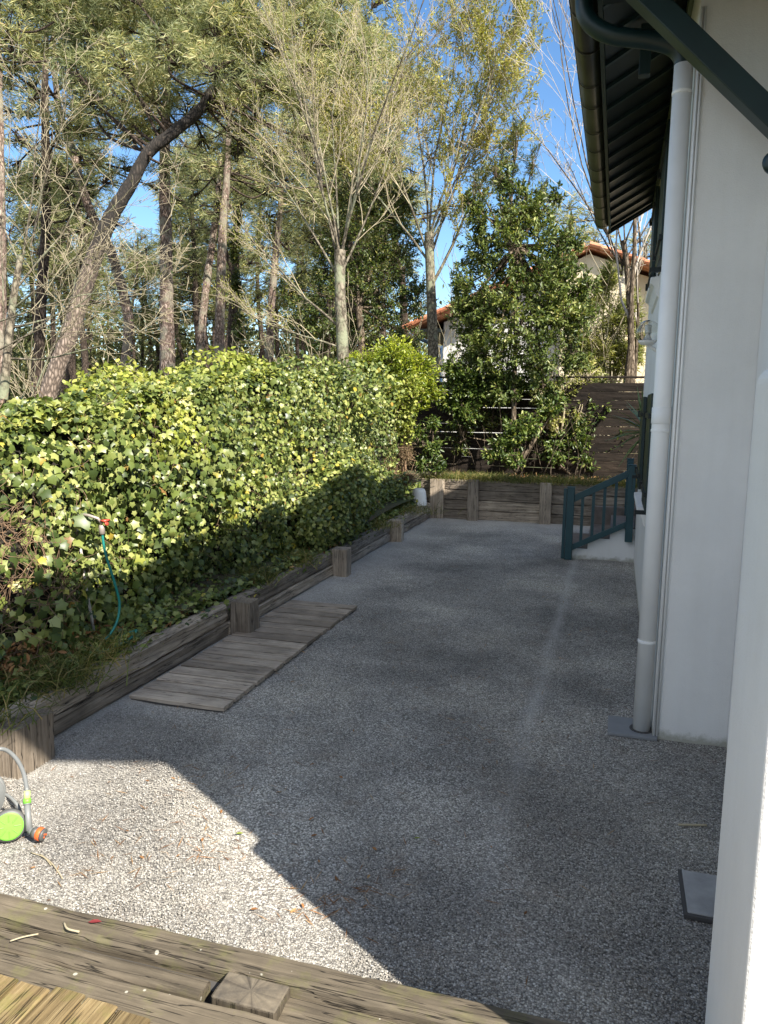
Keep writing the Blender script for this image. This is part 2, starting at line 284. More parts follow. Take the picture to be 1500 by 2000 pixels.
def leaves(P,Y,N,size,tv,tf):
    """instances of template (tv: x width, y length, z normal) at P with length axis Y and normal N"""
    Y=nrm(Y); X=nrm(np.cross(Y,N)); Z=np.cross(X,Y); s=np.asarray(size).reshape(-1,1,1)
    V=P[:,None,:]+s*(tv[None,:,0:1]*X[:,None,:]+tv[None,:,1:2]*Y[:,None,:]+tv[None,:,2:3]*Z[:,None,:])
    n=len(P); F=(tf[None]+ (np.arange(n)*len(tv))[:,None,None]).reshape(-1,tf.shape[1])
    return V.reshape(-1,3),F
def join(parts):
    V=[];F=[];k=0
    for v,f in parts: V.append(v); F.append(f+k); k+=len(v)
    return np.concatenate(V),np.concatenate(F)
# leaf shapes
T_IVY=(np.array([(0,.06,0),(0,.5,.06),(.36,-.02,-.05),(.37,.26,.0),(.56,.46,-.09),(.28,.66,.0),(0,1.03,-.12),(-.28,.66,.0),(-.56,.46,-.09),(-.37,.26,.0),(-.36,-.02,-.05)]),
       np.array([(1,i,j) for i,j in ((0,2),(2,3),(3,4),(4,5),(5,6),(6,7),(7,8),(8,9),(9,10),(10,0))]))
T_OV=(np.array([(0,0,0),(.17,.3,.05),(.17,.65,.05),(0,1,-.05),(-.17,.65,.05),(-.17,.3,.05),(0,.5,-.02)]),
      np.array([(6,0,1),(6,1,2),(6,2,3),(6,3,4),(6,4,5),(6,5,0)]))
T_DI=(np.array([(0,0,0),(.22,.45,.05),(0,1,0),(-.22,.45,.05)]),np.array([(0,1,2),(0,2,3)]))
T_NAR=(np.array([(0,0,0),(.07,.4,.02),(0,1,-.12),(-.07,.4,.02)]),np.array([(0,1,2),(0,2,3)]))
T_RND=(np.array([(0,0,0),(.3,.2,.03),(.36,.6,.03),(0,1,0),(-.36,.6,.03),(-.3,.2,.03)]),np.array([(0,1,2),(0,2,3),(0,3,4),(0,4,5)]))
def rdir(n): return nrm(RNG.normal(size=(n,3)))
def tubes(lines,sides=4):
    """lines: list of (pts (n,3), radii (n)) -> V,F quads"""
    Vs=[];Fs=[];k=0
    ca=np.cos(np.arange(sides)*2*np.pi/sides); sa=np.sin(np.arange(sides)*2*np.pi/sides)
    for p,r in lines:
        p=np.asarray(p,float); r=np.asarray(r,float); n=len(p)
        d=np.gradient(p,axis=0); d=nrm(d); ref=np.array([0,0,1.]) if abs(d[0,2])<.85 else np.array([1.,0,0])
        a=nrm(np.cross(d,ref)); b=np.cross(d,a)
        V=p[:,None,:]+r[:,None,None]*(a[:,None,:]*ca[None,:,None]+b[:,None,:]*sa[None,:,None])
        Vs.append(V.reshape(-1,3)); j=np.arange(sides); j2=(j+1)%sides
        i=np.arange(n-1)[:,None]*sides
        Fs.append(np.stack([i+j,i+j2,i+sides+j2,i+sides+j],-1).reshape(-1,4)+k); k+=n*sides
    return np.concatenate(Vs),np.concatenate(Fs)
def smooth_poly(pts,k=5):
    """Catmull-Rom through points (with radius as 4th column)"""
    P=np.array(pts,float); Q=np.vstack([2*P[0]-P[1],P,2*P[-1]-P[-2]]); out=[]
    for i in range(1,len(Q)-2):
        for t in np.linspace(0,1,k,endpoint=False):
            a,b,c,d=Q[i-1],Q[i],Q[i+1],Q[i+2]
            out.append(.5*((2*b)+(-a+c)*t+(2*a-5*b+4*c-d)*t*t+(-a+3*b-3*c+d)*t**3))
    out.append(P[-1]); return np.array(out)
# ------------------------------------------------------------------ timber
def timber(name,p0,p1,w,h,m,parent=None,jit=.004,ch=.012,seed=0,upv=(0,0,1)):
    """sleeper from p0 to p1 (centre line), local X along the grain; w across, h up"""
    p0=Vector(p0);p1=Vector(p1);L=(p1-p0).length; x=(p1-p0).normalized(); up=Vector(upv); y=up.cross(x).normalized(); z=x.cross(y)
    n=max(4,int(L/.08)); rg=np.random.default_rng(seed+int(abs(p0.x*131+p0.y*71+p0.z*997)))
    ring=[]; a,b=w/2,h/2
    for sx_,sy_ in ((1,-1),(1,1),(-1,1),(-1,-1)):
        A=(sx_*a,sy_*(b-ch)); B=(sx_*(a-ch),sy_*b)
        ring+= [A,B] if sx_*sy_>0 else [B,A]
    # extra points mid faces
    R=[]
    for i in range(8):
        q=ring[i]; r2=ring[(i+1)%8]; R.append(q)
        if i%2==1:
            for t in (.33,.66): R.append((q[0]+(r2[0]-q[0])*t,q[1]+(r2[1]-q[1])*t))
    R=np.array(R); k=len(R); V=[]
    base=rg.normal(size=(k,2))*jit*.8
    for i in range(n+1):
        t=i/n; base=base*.8+rg.normal(size=(k,2))*jit*.45
        sc=1-(.010 if i in (0,n) else 0)
        V.append(np.c_[np.full(k,(t-.5)*L+ (rg.normal()*0)),R*sc+base])
    V=np.concatenate(V); F=[]
    for i in range(n):
        for j in range(k): j2=(j+1)%k; F.append((i*k+j,i*k+j2,(i+1)*k+j2,(i+1)*k+j))
    F.append(tuple(range(k))[::-1]); F.append(tuple(n*k+j for j in range(k)))
    me=bpy.data.meshes.new(name); me.from_pydata(V.tolist(),[],F); me.update(); o=link(name,me,m,parent)
    mw=Matrix(((x.x,y.x,z.x,0),(x.y,y.y,z.y,0),(x.z,y.z,z.z,0),(0,0,0,1))); c=(p0+p1)/2
    if parent: c=c-parent.location
    o.location=c; o.rotation_euler=mw.to_euler(); return o
# ================================================================== THE SETTING
def grid(x0,x1,y0,y1,nx,ny,fn):
    X,Y=np.meshgrid(np.linspace(x0,x1,nx),np.linspace(y0,y1,ny)); Z=fn(X,Y); V=np.stack([X,Y,Z],-1).reshape(-1,3)
    i=np.arange(ny-1)[:,None]*nx+np.arange(nx-1)[None]; F=np.stack([i,i+1,i+nx+1,i+nx],-1).reshape(-1,4); return V,F
V,F=grid(-3.4,1.2,-2,14.0,93,200,lambda X,Y: .006*np.sin(X*2.1+1)*np.sin(Y*1.3)+.004*np.sin(X*5.3+Y*3.1)+.003*np.sin(X*13+np.sin(Y*7)*2)*np.sin(Y*11+X*3))
tag(npmesh('gravel_yard',V,F,MG,None,True),kind='structure')
tag(MB().box(-900,900,-900,900,-.3,-.06).build('ground',MSOIL),kind='structure')
def wood_h(X,Y): return .30+.12*np.sin(X*.31)*np.cos(Y*.27)+.05*np.sin(X*1.3+Y)
V,F=grid(-70,-3.42,-12,90,120,160,wood_h); tag(npmesh('woodland_floor',V,F,MSOIL,None,True),kind='structure')
V,F=grid(-3.42,14,14.05,90,60,110,lambda X,Y:.66+.04*np.sin(X*2.3)*np.sin(Y*1.9)); tag(npmesh('raised_ground',V,F,MSOIL,None,True),kind='structure')

# ------------------------------------------------------------------ house
HX,YN,YF=.33,4.95,10.90; MS=.57
def under(x): return 4.45+MS*(x+.21)
house=thing('house','white rendered house with dark green eaves along the right side of the gravel yard','house',(HX,YN,0))
def wallbox(name,x0,x1,y0,y1,m,par):
    return MB().prism([(x0,-.05),(x1,-.05),(x1,under(min(x1,4.6))),(x0,under(x0))],y0,y1,'y').build(name,m,par)
wallbox('side_wall',HX,6.5,YN,YF,MW,house)
wallbox('near_wall',.77,6.5,1.62,YN-.003,MW,house)
# roof: slopes up from the eave to the ridge, then down again
RX=4.6
def roofsheet(y0f,y1,x0,x1,off,t):
    za,zb=under(x0)+off,under(x1)+off
    m=MB(); k=0
    vs=[]
    for x,z in ((x0,za),(x1,zb)):
        f=(x+.4)/(RX+.4); ya=y0f+f*(-.81)  # unseen near edge, slanted to shape the shadow on the gravel
        vs+=[(x,ya,z),(x,y1,z),(x,ya,z+t),(x,y1,z+t)]
    m.v=vs; m.f=[(0,1,5,4),(2,6,7,3),(0,4,6,2),(1,3,7,5),(0,2,3,1),(4,5,7,6)]; return m
roof=roofsheet(.65,YF+.10,-.205,RX,.031,.215).build('roof',MGRB,house)
m=MB()
for i in range(26):
    y0=.67+i*.42
    if y0>YF+.05: break
    m.prism([(-.285,under(-.285)+.25),(RX,under(RX)+.25),(RX,under(RX)+.285),(-.285,under(-.285)+.285)],y0+.02 if i else .68,min(y0+.42,YF+.13),'y')
tl=m.build('tiles',MTILE,roof); tl.location=(0,0,0)
m=MB().prism([(RX,under(RX)+.18),(9.5,under(RX)+.18-MS*4.9),(9.5,under(RX)+.22-MS*4.9),(RX,under(RX)+.22)],.1,YF+.10,'y'); o=m.build('far_slope',MTILE,roof); o.location=(0,0,0)
yy=YF+.09; i=0
while yy>.75:
    w=.035
    r=MB().prism([(-.205,under(-.205)-.0),(3.2,under(3.2)),(3.2,under(3.2)+.030),(-.205,under(-.205)+.030)],yy-w,yy,'y').build('rafter',MGRN,roof); r.location=(0,0,0)
    yy-=.41 if i else .2; i+=1
fa=MB().box(-.235,-.207,.7,YF+.10,under(-.21)-.01,under(-.21)+.235).build('fascia',MGRN,house)
vg=MB().prism([(-.24,under(-.24)-.02),(RX,under(RX)-.02),(RX,under(RX)+.24),(-.24,under(-.24)+.24)],YF+.10,YF+.125,'y').build('verge_board',MGRB,house)
# inner lathing board where soffit meets the wall
MB().box(HX-.03,HX-.002,YN-.3,YF,under(HX)-.10,under(HX)-.002).build('wall_plate',plain('faded green trim',(.10,.12,.06),.6),house)
# gutter: half round with joint bands
def gutter():
    m=MB(); r=.092; cx,cz=-.318,4.585; ys=np.linspace(.9,YF+.14,60); prof=[]
    n=12
    for t in np.linspace(math.pi,2*math.pi,n): prof.append((r*math.cos(t),r*math.sin(t)))
    for t in np.linspace(2*math.pi,math.pi,n): prof.append((.9*r*math.cos(t),.9*r*math.sin(t)))
    k=len(prof)
    for y in (ys[0],ys[-1]):
        for a,b in prof: m.v.append((cx+a,y,cz+b))
    for j in range(k): m.f.append((j,(j+1)%k,k+(j+1)%k,k+j))
    c=len(m.v); m.f.append(tuple(k+j for j in range(n))); m.f.append(tuple(range(n))[::-1])
    m.tube([(cx-r,ys[0],cz),(cx-r,ys[-1],cz)],.009,8)
    return m,cx,cz,r
gm,gx,gz,gr=gutter(); gut=gm.build('gutter',MZINC,house,True)
y=YF+.0; i=0
while y>3:
    m=MB(); pr=[]
    for t in np.linspace(math.pi*.97,2.05*math.pi,12): pr.append((gr+.004,t))
    for (dy) in (0,.018):
        for r_,t in pr: m.v.append((gx+r_*math.cos(t),y+dy,gz+r_*math.sin(t)))
        for r_,t in pr[::-1]: m.v.append((gx+(r_+.004)*math.cos(t),y+dy,gz+(r_+.004)*math.sin(t)))
    k=24
    for j in range(k): m.f.append((j,(j+1)%k,k+(j+1)%k,k+j))
    m.f.append(tuple(range(k))[::-1]); m.f.append(tuple(range(k,2*k)))
    o=m.build('bracket',MZINC,gut,True); o.location=(0,0,0); y-=(.42,.58,.5,.6)[i%4]; i+=1
# elbow and white downpipe
el=smooth_poly([(gx,5.0,gz-.06),(gx+.01,5.0,gz-.16),(-.25,5.0,4.345),(-.13,5.0,4.28),(.08,5.01,4.235),(.20,5.02,4.19),(.256,5.02,4.12),(.265,5.02,4.04)],6)
MB().tube(el,.052,16).build('gutter_elbow',MGRN,house,True)
dp=MB().tube([(.265,5.02,-.02),(.265,5.02,4.085)],.054,24).build('downpipe',MPIPE,house,True)
for z in (3.93,1.97,.62):
    o=MB().lathe([(.054,-.009),(.0575,-.007),(.0575,.007),(.054,.009)],(.265,5.02,z),24).build('pipe_clip',MPIPE,dp,False); o.location=(0,0,0)
o=MB().lathe([(.0545,-.05),(.058,-.045),(.058,.05),(.0545,.052)],(.265,5.02,2.06),24).build('pipe_socket',MPIPE,dp,True); o.location=(0,0,0)
for x,z1 in ((.340,3.95),(.358,3.95)):
    MB().tube([(x,YN-.008,.02),(x,YN-.008,4.35)],.0075,8).build('conduit',MPIPE,house,True)
# brace and purlin stub under the eave
bp=MB(); a=Vector((.77,4.58,3.515)); b=Vector((-.10,4.58,4.40)); d=(b-a).normalized(); nn=Vector((-d.z,0,d.x))
bp.v=[tuple(p+nn*s*.056+Vector((0,t,0))) for p in (a-d*.02,b) for s,t in ((-1,-.065),(1,-.065),(1,.065),(-1,.065))]
bp.f=[(0,1,2,3)[::-1],(4,5,6,7),(0,1,5,4),(1,2,6,5),(2,3,7,6),(3,0,4,7)]
bp.build('brace',MGRN,house,False,.006)
MB().box(-.20,-.07,1.2,4.8,4.36,4.449).build('purlin',MGRB,house,False,.005)
MB().box(.018,.09,5.56,5.63,4.268,4.58).build('purlin_end',MGRN,house,False,.004)
MB().lathe([(.0,-.02),(.05,-.02),(.056,0),(.05,.045),(.03,.05)],(.715,4.56,3.375),20,Vector((-.4,-1,0))).build('beam_end',MGRN,house,True)
# shutters, sills and hooks of two windows on the side wall
def shutter(y0,y1,z0,z1):
    f=MB().box(HX-.045,HX-.008,y0,y1,z0,z1).build('shutter',MGRN,house,False,.004)
    for z in (z0+.16,z1-.2):
        o=MB().box(HX-.062,HX-.04,y0-.03,y1-.1,z-.022,z+.022).box(HX-.075,HX-.03,y1-.0,y1+.05,z-.04,z+.04).build('hinge',MGRB,f); o.location=(0,0,0)
def sill(y0,y1,z):
    MB().prism([(HX+.02,z),(HX-.085,z-.015),(HX-.085,z-.07),(HX-.05,z-.10),(HX-.02,z-.19),(HX+.02,z-.23)],y0,y1,'y').build('sill',MWN,house,False,.006)
def hook(y,z): MB().box(HX-.115,HX,y-.012,y+.012,z-.02,z+.02).box(HX-.112,HX-.105,y-.006,y+.006,z-.16,z-.02).build('shutter_hook',MGRB,house)
shutter(7.15,8.0,1.18,2.24); shutter(9.2,10.05,1.18,2.24); sill(7.85,9.3,1.15); hook(7.6,1.12); hook(9.5,1.3)
shutter(7.25,8.1,3.42,4.55); shutter(9.3,10.1,3.42,4.55); sill(8.0,9.4,3.38); hook(7.55,3.36)
for z0,z1 in ((1.16,2.24),(3.40,4.55)):
    w=MB().box(HX-.006,HX+.02,8.02,9.18,z0,z1).build('window',plain('dark window glass',(.02,.025,.03),.08),house)
    o=MB().box(HX-.012,HX+.01,8.57,8.63,z0,z1).build('window_frame',MWN,w); o.location=(0,0,0)
# ------------------------------------------------------------------ terrace pier, near right
pier=MB()
prof=[(.36,-.05)]+[(.36+.05*(1-math.cos(t)),2.17+.05*math.sin(t)) for t in np.linspace(0,math.pi/2,7)]+[(1.15-.05*(1-math.cos(t)),2.17+.05*math.sin(t)) for t in np.linspace(math.pi/2,0,7)]+[(1.15,-.05)]
# hand trowelled edge: stack of slightly wandering slices up the corner
k=len(prof); 
pier.prism(prof,1.79,2.30,'y')
po=pier.build('terrace_pier',MWN,None,False,.007); tag(po,'rounded white rendered pier beside the terrace, nearest thing on the right','wall')
me=po.modifiers.new('sub','SUBSURF'); me.subdivision_type='SIMPLE'; me.levels=me.render_levels=0
# ------------------------------------------------------------------ globe lamp
lamp=thing('wall_lamp','clear glass globe lamp on a white arm fixed to the house wall','lamp',(HX,5.62,2.48))
gc=Vector((.175,5.6,2.62)); prf=[(.083*math.sin(t),-.083*math.cos(t)) for t in np.linspace(.75,math.pi-.02,18)]+[(.0805*math.sin(t),-.0805*math.cos(t)) for t in np.linspace(math.pi-.02,.75,18)]
gm_,n,l,b=mat('globe glass'); b.inputs['Base Color'].default_value=(.95,.95,.92,1); b.inputs['Roughness'].default_value=.03; b.inputs['Transmission Weight'].default_value=1; b.inputs['IOR'].default_value=1.45; b.inputs['Roughness'].default_value=.0
MB().lathe(prf,gc,28).build('globe',gm_,lamp,True)
MB().lathe([(.0,-.09),(.04,-.084),(.056,-.068),(.062,-.056),(.03,-.052),(.016,-.02),(0.014,.0)],gc,24).build('lamp_base',MWN,lamp,True)
MB().lathe([(.019,-.01),(.022,.0),(.022,.045),(.016,.052)],gc+Vector((0,0,.0)),14).build('bulb',plain('bulb coil',(.6,.6,.55),.4),lamp,True)
MB().tube(smooth_poly([gc+Vector((0,0,-.085)),gc+Vector((.05,0,-.115)),gc+Vector((.12,.01,-.16)),(HX,5.62,2.43)],4),.012,10).tube([(HX-.012,5.62,2.43),(HX,5.62,2.43)],.045,18).build('arm',MWN,lamp,True)
# ------------------------------------------------------------------ drain cover and slate slab
dc=MB().box(.055,.36,4.90,5.19,-.0,.022).build('drain_cover',MCOV,None,False,.004); tag(dc,'square grey plastic drain cover at the foot of the white downpipe','drain cover')
o=MB().lathe([(.075,.021),(.075,.026),(.064,.026)],(.265,5.02,0),20).build('pipe_opening',MFRAME,dc); o.location=(0,0,0)
sb=thing('access_slab','grey slate slab in a dark frame on the gravel near the terrace pier','slab',(.55,3.3,0))
MB().box(.380,.85,3.138,3.467,-.0,.020).build('frame',MFRAME,sb,False,.003); MB().box(.395,.83,3.152,3.458,.016,.028).build('slab',MSLATE,sb,False,.005)
# ------------------------------------------------------------------ stairs
st=thing('entrance_stairs','white sided entrance steps with blue green wooden railing at the far house end','stairs',(-.2,11.4,0))
RS=.157; Y0,Y1=10.8,12.1
xs=[-.56,-.29,.0,.30]
for i in range(3):
    x1=[.62,.62,.62][i]
    MB().box(xs[i],xs[i+1]+.001 if i<2 else 1.6,Y0,Y1,-.03,(i+1)*RS-.006).build('step',MW,st,False,.004)
    MB().box(xs[i]-.0,(xs[i+1] if i<2 else 1.6)+.0,Y0+.02,Y1-.01,(i+1)*RS-.005,(i+1)*RS+.008).build('tread',MSTEP,st)
MB().box(.6,1.6,Y0+.5,Y1,3*RS+.008,4*RS).build('step',MSTEP,st)
def post(x,y,z0,z1,w=.098): return MB().box(x-w/2,x+w/2,y-w/2,y+w/2,z0,z1).box(x-w/2-.006,x+w/2+.006,y-w/2-.006,y+w/2+.006,z1,z1+.012).build('post',MRAIL,st,False,.006)
yp=Y0-.05
post(-.545,yp,.0,1.01); post(.245,yp,.30,1.345)
MB().box(-.645,-.602,yp+.01,yp+.09,.0,.99).build('post',MRAIL,st,False,.004)
def rail(name,xa,za,xb,zb,h,w): return MB().prism([(xa,za-h/2),(xb,zb-h/2),(xb,zb+h/2),(xa,za+h/2)],yp-w/2,yp+w/2,'y').build(name,MRAIL,st,False,.005)
rail('handrail',-.50,.86,.20,1.235,.10,.06); rail('bottom_rail',-.50,.175,.20,.535,.085,.05)
for i in range(4):
    x=-.385+i*.145; t=(x+.5)/.7; MB().box(x-.02,x+.02,yp-.02,yp+.02,.175+.36*t,.86+.375*t).build('baluster',MRAIL,st)
# far side railing post and stringer
post(.24,Y1+.05,.3,1.34); MB().box(-.3,1.6,Y1+.002,Y1+.10,-.03,.60).build('side_wall',MSTEP,st,False,.01)
# ------------------------------------------------------------------ retaining wall of sleepers, left and far
rw=thing('retaining_wall','low retaining wall of old grey sleepers along the left side under the ivy hedge','retaining wall',(-3.3,8,0))
for k,(y0,y1) in enumerate(((.6,3.32),(3.34,5.98),(5.99,8.66),(8.68,11.22),(11.23,13.9))):
    dx=.0 if k else 0
    timber('sleeper',(-3.335,y0,.065),(-3.335,y1,.068),.13,.125,MSL,rw,.005,.014,k)
    timber('sleeper',(-3.345+.012*((k%2)*2-1),y0+.01,.212),(-3.345,y1-.01,.214),.135,.155,MSL,rw,.006,.016,k+9)
for y,w,top,xo in ((3.38,.30,.285,0),(6.11,.20,.315,0),(8.74,.20,.33,-.02),(11.27,.17,.33,-.03)):
    timber('post',(-3.17+xo,y,-.05),(-3.17+xo,y,top),.20 if w<.25 else .17,w,MSL,rw,.004,.012,int(y*10),(0,1,0))
fw=thing('sleeper_wall','taller far retaining wall of stacked grey sleepers with upright posts closing the yard','retaining wall',(-1.5,14,0))
for k,z in enumerate((.075,.265,.455,.645)):
    for j,(x0,x1) in enumerate(((-3.5,-2.46),(-2.44,-1.14),(-1.12,2.2))):
        timber('sleeper',(x0,14.06,z),(x1,14.06,z),.13,.182,MSL,fw,.005,.010,k*7+j)
for x,w in ((-3.17,.26),(-2.48,.20),(-1.15,.20)):
    timber('post',(x,13.93,-.05),(x,13.93,.74+.012*(w<.25)),w,.13,MSL,fw,.004,.01,int(-x*9),(0,1,0))
# ------------------------------------------------------------------ plank walkway
dk=thing('plank_panel','flat panel of old grey crosswise planks lying on the gravel by the left sleepers','decking',(-2.83,5.8,0))
MB().box(-3.2,-2.475,4.42,7.22,-.01,.011).build('joist',MFRAME,dk)
n=17; y=4.40; wv=(7.25-4.40)/n
for i in range(n):
    j=RNG.normal()*.004; timber('plank',(-3.21,y+wv/2,.022+abs(j)*.5),(-2.46+j,y+wv/2+j*.6,.026+abs(RNG.normal())*.004),wv-.028,.03,MPL,dk,.0015,.004,i); y+=wv
# ------------------------------------------------------------------ foreground terrace edge
tr=thing('terrace_edge','two mossy old timbers edging the terrace at the bottom of the view','timber edging',(-1,2,0))
timber('timber',(-4.2,2.115,.09),(.355,2.19,.09),.12,.18,MSL2,tr,.004,.016,3)
timber('timber',(-4.2,1.985,.088),(-1.212,2.012,.088),.085,.17,MSL2,tr,.004,.014,4)
timber('timber',(-4.2,1.868,.09),(.355,1.915,.09),.135,.165,MSL2,tr,.004,.014,12); timber('timber',(-.938,2.045,.060),(.355,2.06,.060),.13,.165,MSL2,tr,.004,.014,8)
# end-grain post set in the edging, radial cracks
def endgrain_mat():
    m,n,l,b=mat('end grain'); v=coords(n,l,(1,1,1)); g=n.new('ShaderNodeTexGradient'); g.gradient_type='RADIAL'; l.new(v,g.inputs[0])
    w=n.new('ShaderNodeTexNoise'); w.inputs['Scale'].default_value=17; w.noise_dimensions='1D'; l.new(g.outputs[1],w.inputs['W']); w.inputs['Detail'].default_value=4
    r=ramp(n,[(.26,(.05,.042,.033)),(.40,(.10,.084,.066)),(.7,(.135,.115,.09))]); l.new(w.outputs[0],r.inputs[0]); q=noise(n,l,v,16,6,.7); qr=ramp(n,[(.3,(.5,.5,.5)),(.7,(1.4,1.35,1.2))]); l.new(q.outputs[0],qr.inputs[0]); l.new(mix(n,l,r.outputs[0],qr.outputs[0],1.0,'MULTIPLY'),b.inputs['Base Color']); b.inputs['Roughness'].default_value=.9
    bump(n,l,b,w.outputs[0],.5,.002); return m
timber('block_post',(-1.055,2.042,-.1),(-1.055,2.042,.172),.236,.126,MSL2,tr,.002,.008,3,(0,1,0)); eg=MB().box(-.113,.113,-.060,.056,-.002,.0145).build('end_grain',endgrain_mat(),tr,False,.004); eg.location=Vector((-1.055,2.045,.1615))-tr.location
MB().box(-1.225,-1.165,1.94,2.06,.10,.1215).build('mortise_hole',plain('mortise shade black',(.004,.004,.004),.95),tr)  # black slab stands in for the shade inside the hole
MB().box(-4.2,.35,1.82,2.2,-.02,.12).build('core',MFRAME,tr)
td=thing('terrace_deck','sunlit mossy deck boards ending at the terrace edging in the bottom left corner','decking',(-1.5,1,0))
x=-3.6; i=0
while x<.3:
    w=.128; timber('deck_board',(x+w/2,-1.2,.165),(x+w/2,1.845+RNG.normal()*.006-.05*(x>-1.3),.165),w-.010,.035,MDK,td,.0015,.005,i); x+=w; i+=1
MB().box(-4,.36,-1.3,1.80,-.02,.135).build('joists',MFRAME,td)
# ------------------------------------------------------------------ neighbour house
nb=thing('neighbour_house','cream gabled neighbour house with orange tile roof behind the far fence','house',(-1,27,0))
NY=26
def nbz(x): return 7.22+(x+1.1)*.41 if x<-1.1 else 7.22-(x+1.1)*.36
MB().prism([(-5.95,.3),(-1.3,.3),(-1.3,nbz(-1.3)-.22),(-5.95,nbz(-5.95)-.22)],NY+.6,NY+9,'y').build('wall',MNW,nb)
MB().prism([(-1.9,.3),(.12,.3),(.12,nbz(.12)-.25),(-1.1,7.0),(-1.9,nbz(-1.9)-.25)],NY,NY+.598,'y').build('wall',MCREAM,nb)
MB().prism([(.13,.3),(7,.3),(7,nbz(7)-.25),(.13,nbz(.13)-.25)],NY+.5,NY+9,'y').build('wall',MCREAM,nb)
m=MB()
r=MB().prism([(-7.15,nbz(-7.15)-.1),(-1.1,7.1),(-1.1,7.24),(-7.15,nbz(-7.15)+.02)],NY-.25,NY+9,'y').prism([(-1.098,7.12),(8,nbz(8)-.08),(8,nbz(8)+.05),(-1.098,7.26)],NY-.25,NY+9,'y').build('roof',MTILE,nb)
for sgn,xa,xb in ((1,-7.2,-1.1),(1,-1.1,7.9)):
    k=int(abs(xb-xa)/.33)
    for i in range(k):
        x0=xa+i*.33; x1=x0+.36
        r_=MB().tube([(x0,NY-.27,nbz(x0)+.03),(x1,NY-.27,nbz(x1)+.055)],.085,8).build('verge_tile',MTILE,r); r_.location=(0,0,0)
MB().box(-6.95,-5.9,NY-.2,NY+8,4.62,4.72).build('soffit',MGRB,nb)
MB().tube(smooth_poly([(-7.05,NY-.15,4.75),(-6.9,NY-.15,4.5),(-6.1,NY+.4,4.15),(-6.0,NY+.5,3.8),(-6.0,NY+.5,.4)],4),.06,8).build('downpipe',MBLUE,nb,True)
# ------------------------------------------------------------------ far fence
fe=thing('slat_fence','dark wooden horizontal slat fence with light gaps behind the far planting','fence',(-1,15.8,.7))
rows=11
for i in range(rows):
    z=.80+i*.172; x=-5.2; 
    while x<2.2:
        L=2.05; timber('slat',(x,15.8,z+RNG.normal()*.004),(x+L-.01,15.8,z+RNG.normal()*.006),.02,.165,MFEN,fe,.003,.004,i); x+=L
for x in (-5.2,-3.15,-1.1,.95): timber('post',(x,15.87,.5),(x,15.87,2.72),.09,.09,MFEN,fe,.002,.005,2,(0,1,0))
timber('cap_rail',(-5.2,15.8,2.70),(2.2,15.8,2.72),.10,.035,MFEN,fe,.002,.004,5)
# ------------------------------------------------------------------ white pot
pt=MB().lathe([(.0,.31),(.07,.312),(.105,.295),(.125,.25),(.14,.14),(.147,.02),(.15,.0),(.14,.0)],(-3.40,13.45,.29),28).build('plant_pot',plain('white plastic',(.78,.76,.70),.5,0,.05),None,True)
tag(pt,'white upturned pot on the sleepers in the far left corner','pot')
# ================================================================== VEGETATION
def fan(n,sigma): return nrm(np.stack([RNG.normal(size=n)*sigma,RNG.normal(size=n)*sigma,RNG.normal(size=n)*sigma],-1))
# ------------------------------------------------------------------ ivy hedge
def htop(y): return np.interp(y,[1,3.5,4.4,5.2,6.2,8,9.5,11,12.5,13.8],[1.75,1.85,1.93,2.0,2.15,2.38,2.42,2.52,2.50,2.3])
def hface(y,z):
    t=np.clip((z-.3)/(htop(y)-.3),0,1)
    x=-3.75+.08*np.sin(y*1.7+z*2)+.07*np.sin(y*3.9-z*3.3)+.05*np.sin(y*7+z*5)-.30*t**4
    x+=.62*np.exp(-((y-9.6)/.85)**2-((z-.75)/.62)**2)      # the bush that bulges over the sleepers
    x+=.10*np.exp(-((y-6.6)/1.2)**2-((z-1.5)/.6)**2)
    x-=.45*np.clip((y-13.0)/.9,0,1)**2
    return x
hg=thing('ivy_hedge','tall hedge smothered in ivy leaves along the left side of the yard','hedge',(-4.2,7.5,.3))
# inner tangle
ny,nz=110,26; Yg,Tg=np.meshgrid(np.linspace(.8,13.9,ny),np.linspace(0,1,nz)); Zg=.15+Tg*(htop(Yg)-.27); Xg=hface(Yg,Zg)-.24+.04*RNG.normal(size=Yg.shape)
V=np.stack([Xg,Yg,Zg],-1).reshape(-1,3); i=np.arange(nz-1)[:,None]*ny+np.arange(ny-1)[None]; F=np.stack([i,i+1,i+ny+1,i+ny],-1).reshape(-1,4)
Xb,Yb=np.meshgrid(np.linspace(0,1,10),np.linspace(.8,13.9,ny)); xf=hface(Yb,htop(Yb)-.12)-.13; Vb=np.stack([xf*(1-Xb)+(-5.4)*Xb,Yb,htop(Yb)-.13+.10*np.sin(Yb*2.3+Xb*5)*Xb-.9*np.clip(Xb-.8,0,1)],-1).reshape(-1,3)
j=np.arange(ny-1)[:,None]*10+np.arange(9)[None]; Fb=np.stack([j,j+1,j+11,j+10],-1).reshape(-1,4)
V,F=join([(V,F),(Vb,Fb)]); npmesh('inner_tangle',V,F,MHC,hg,True)
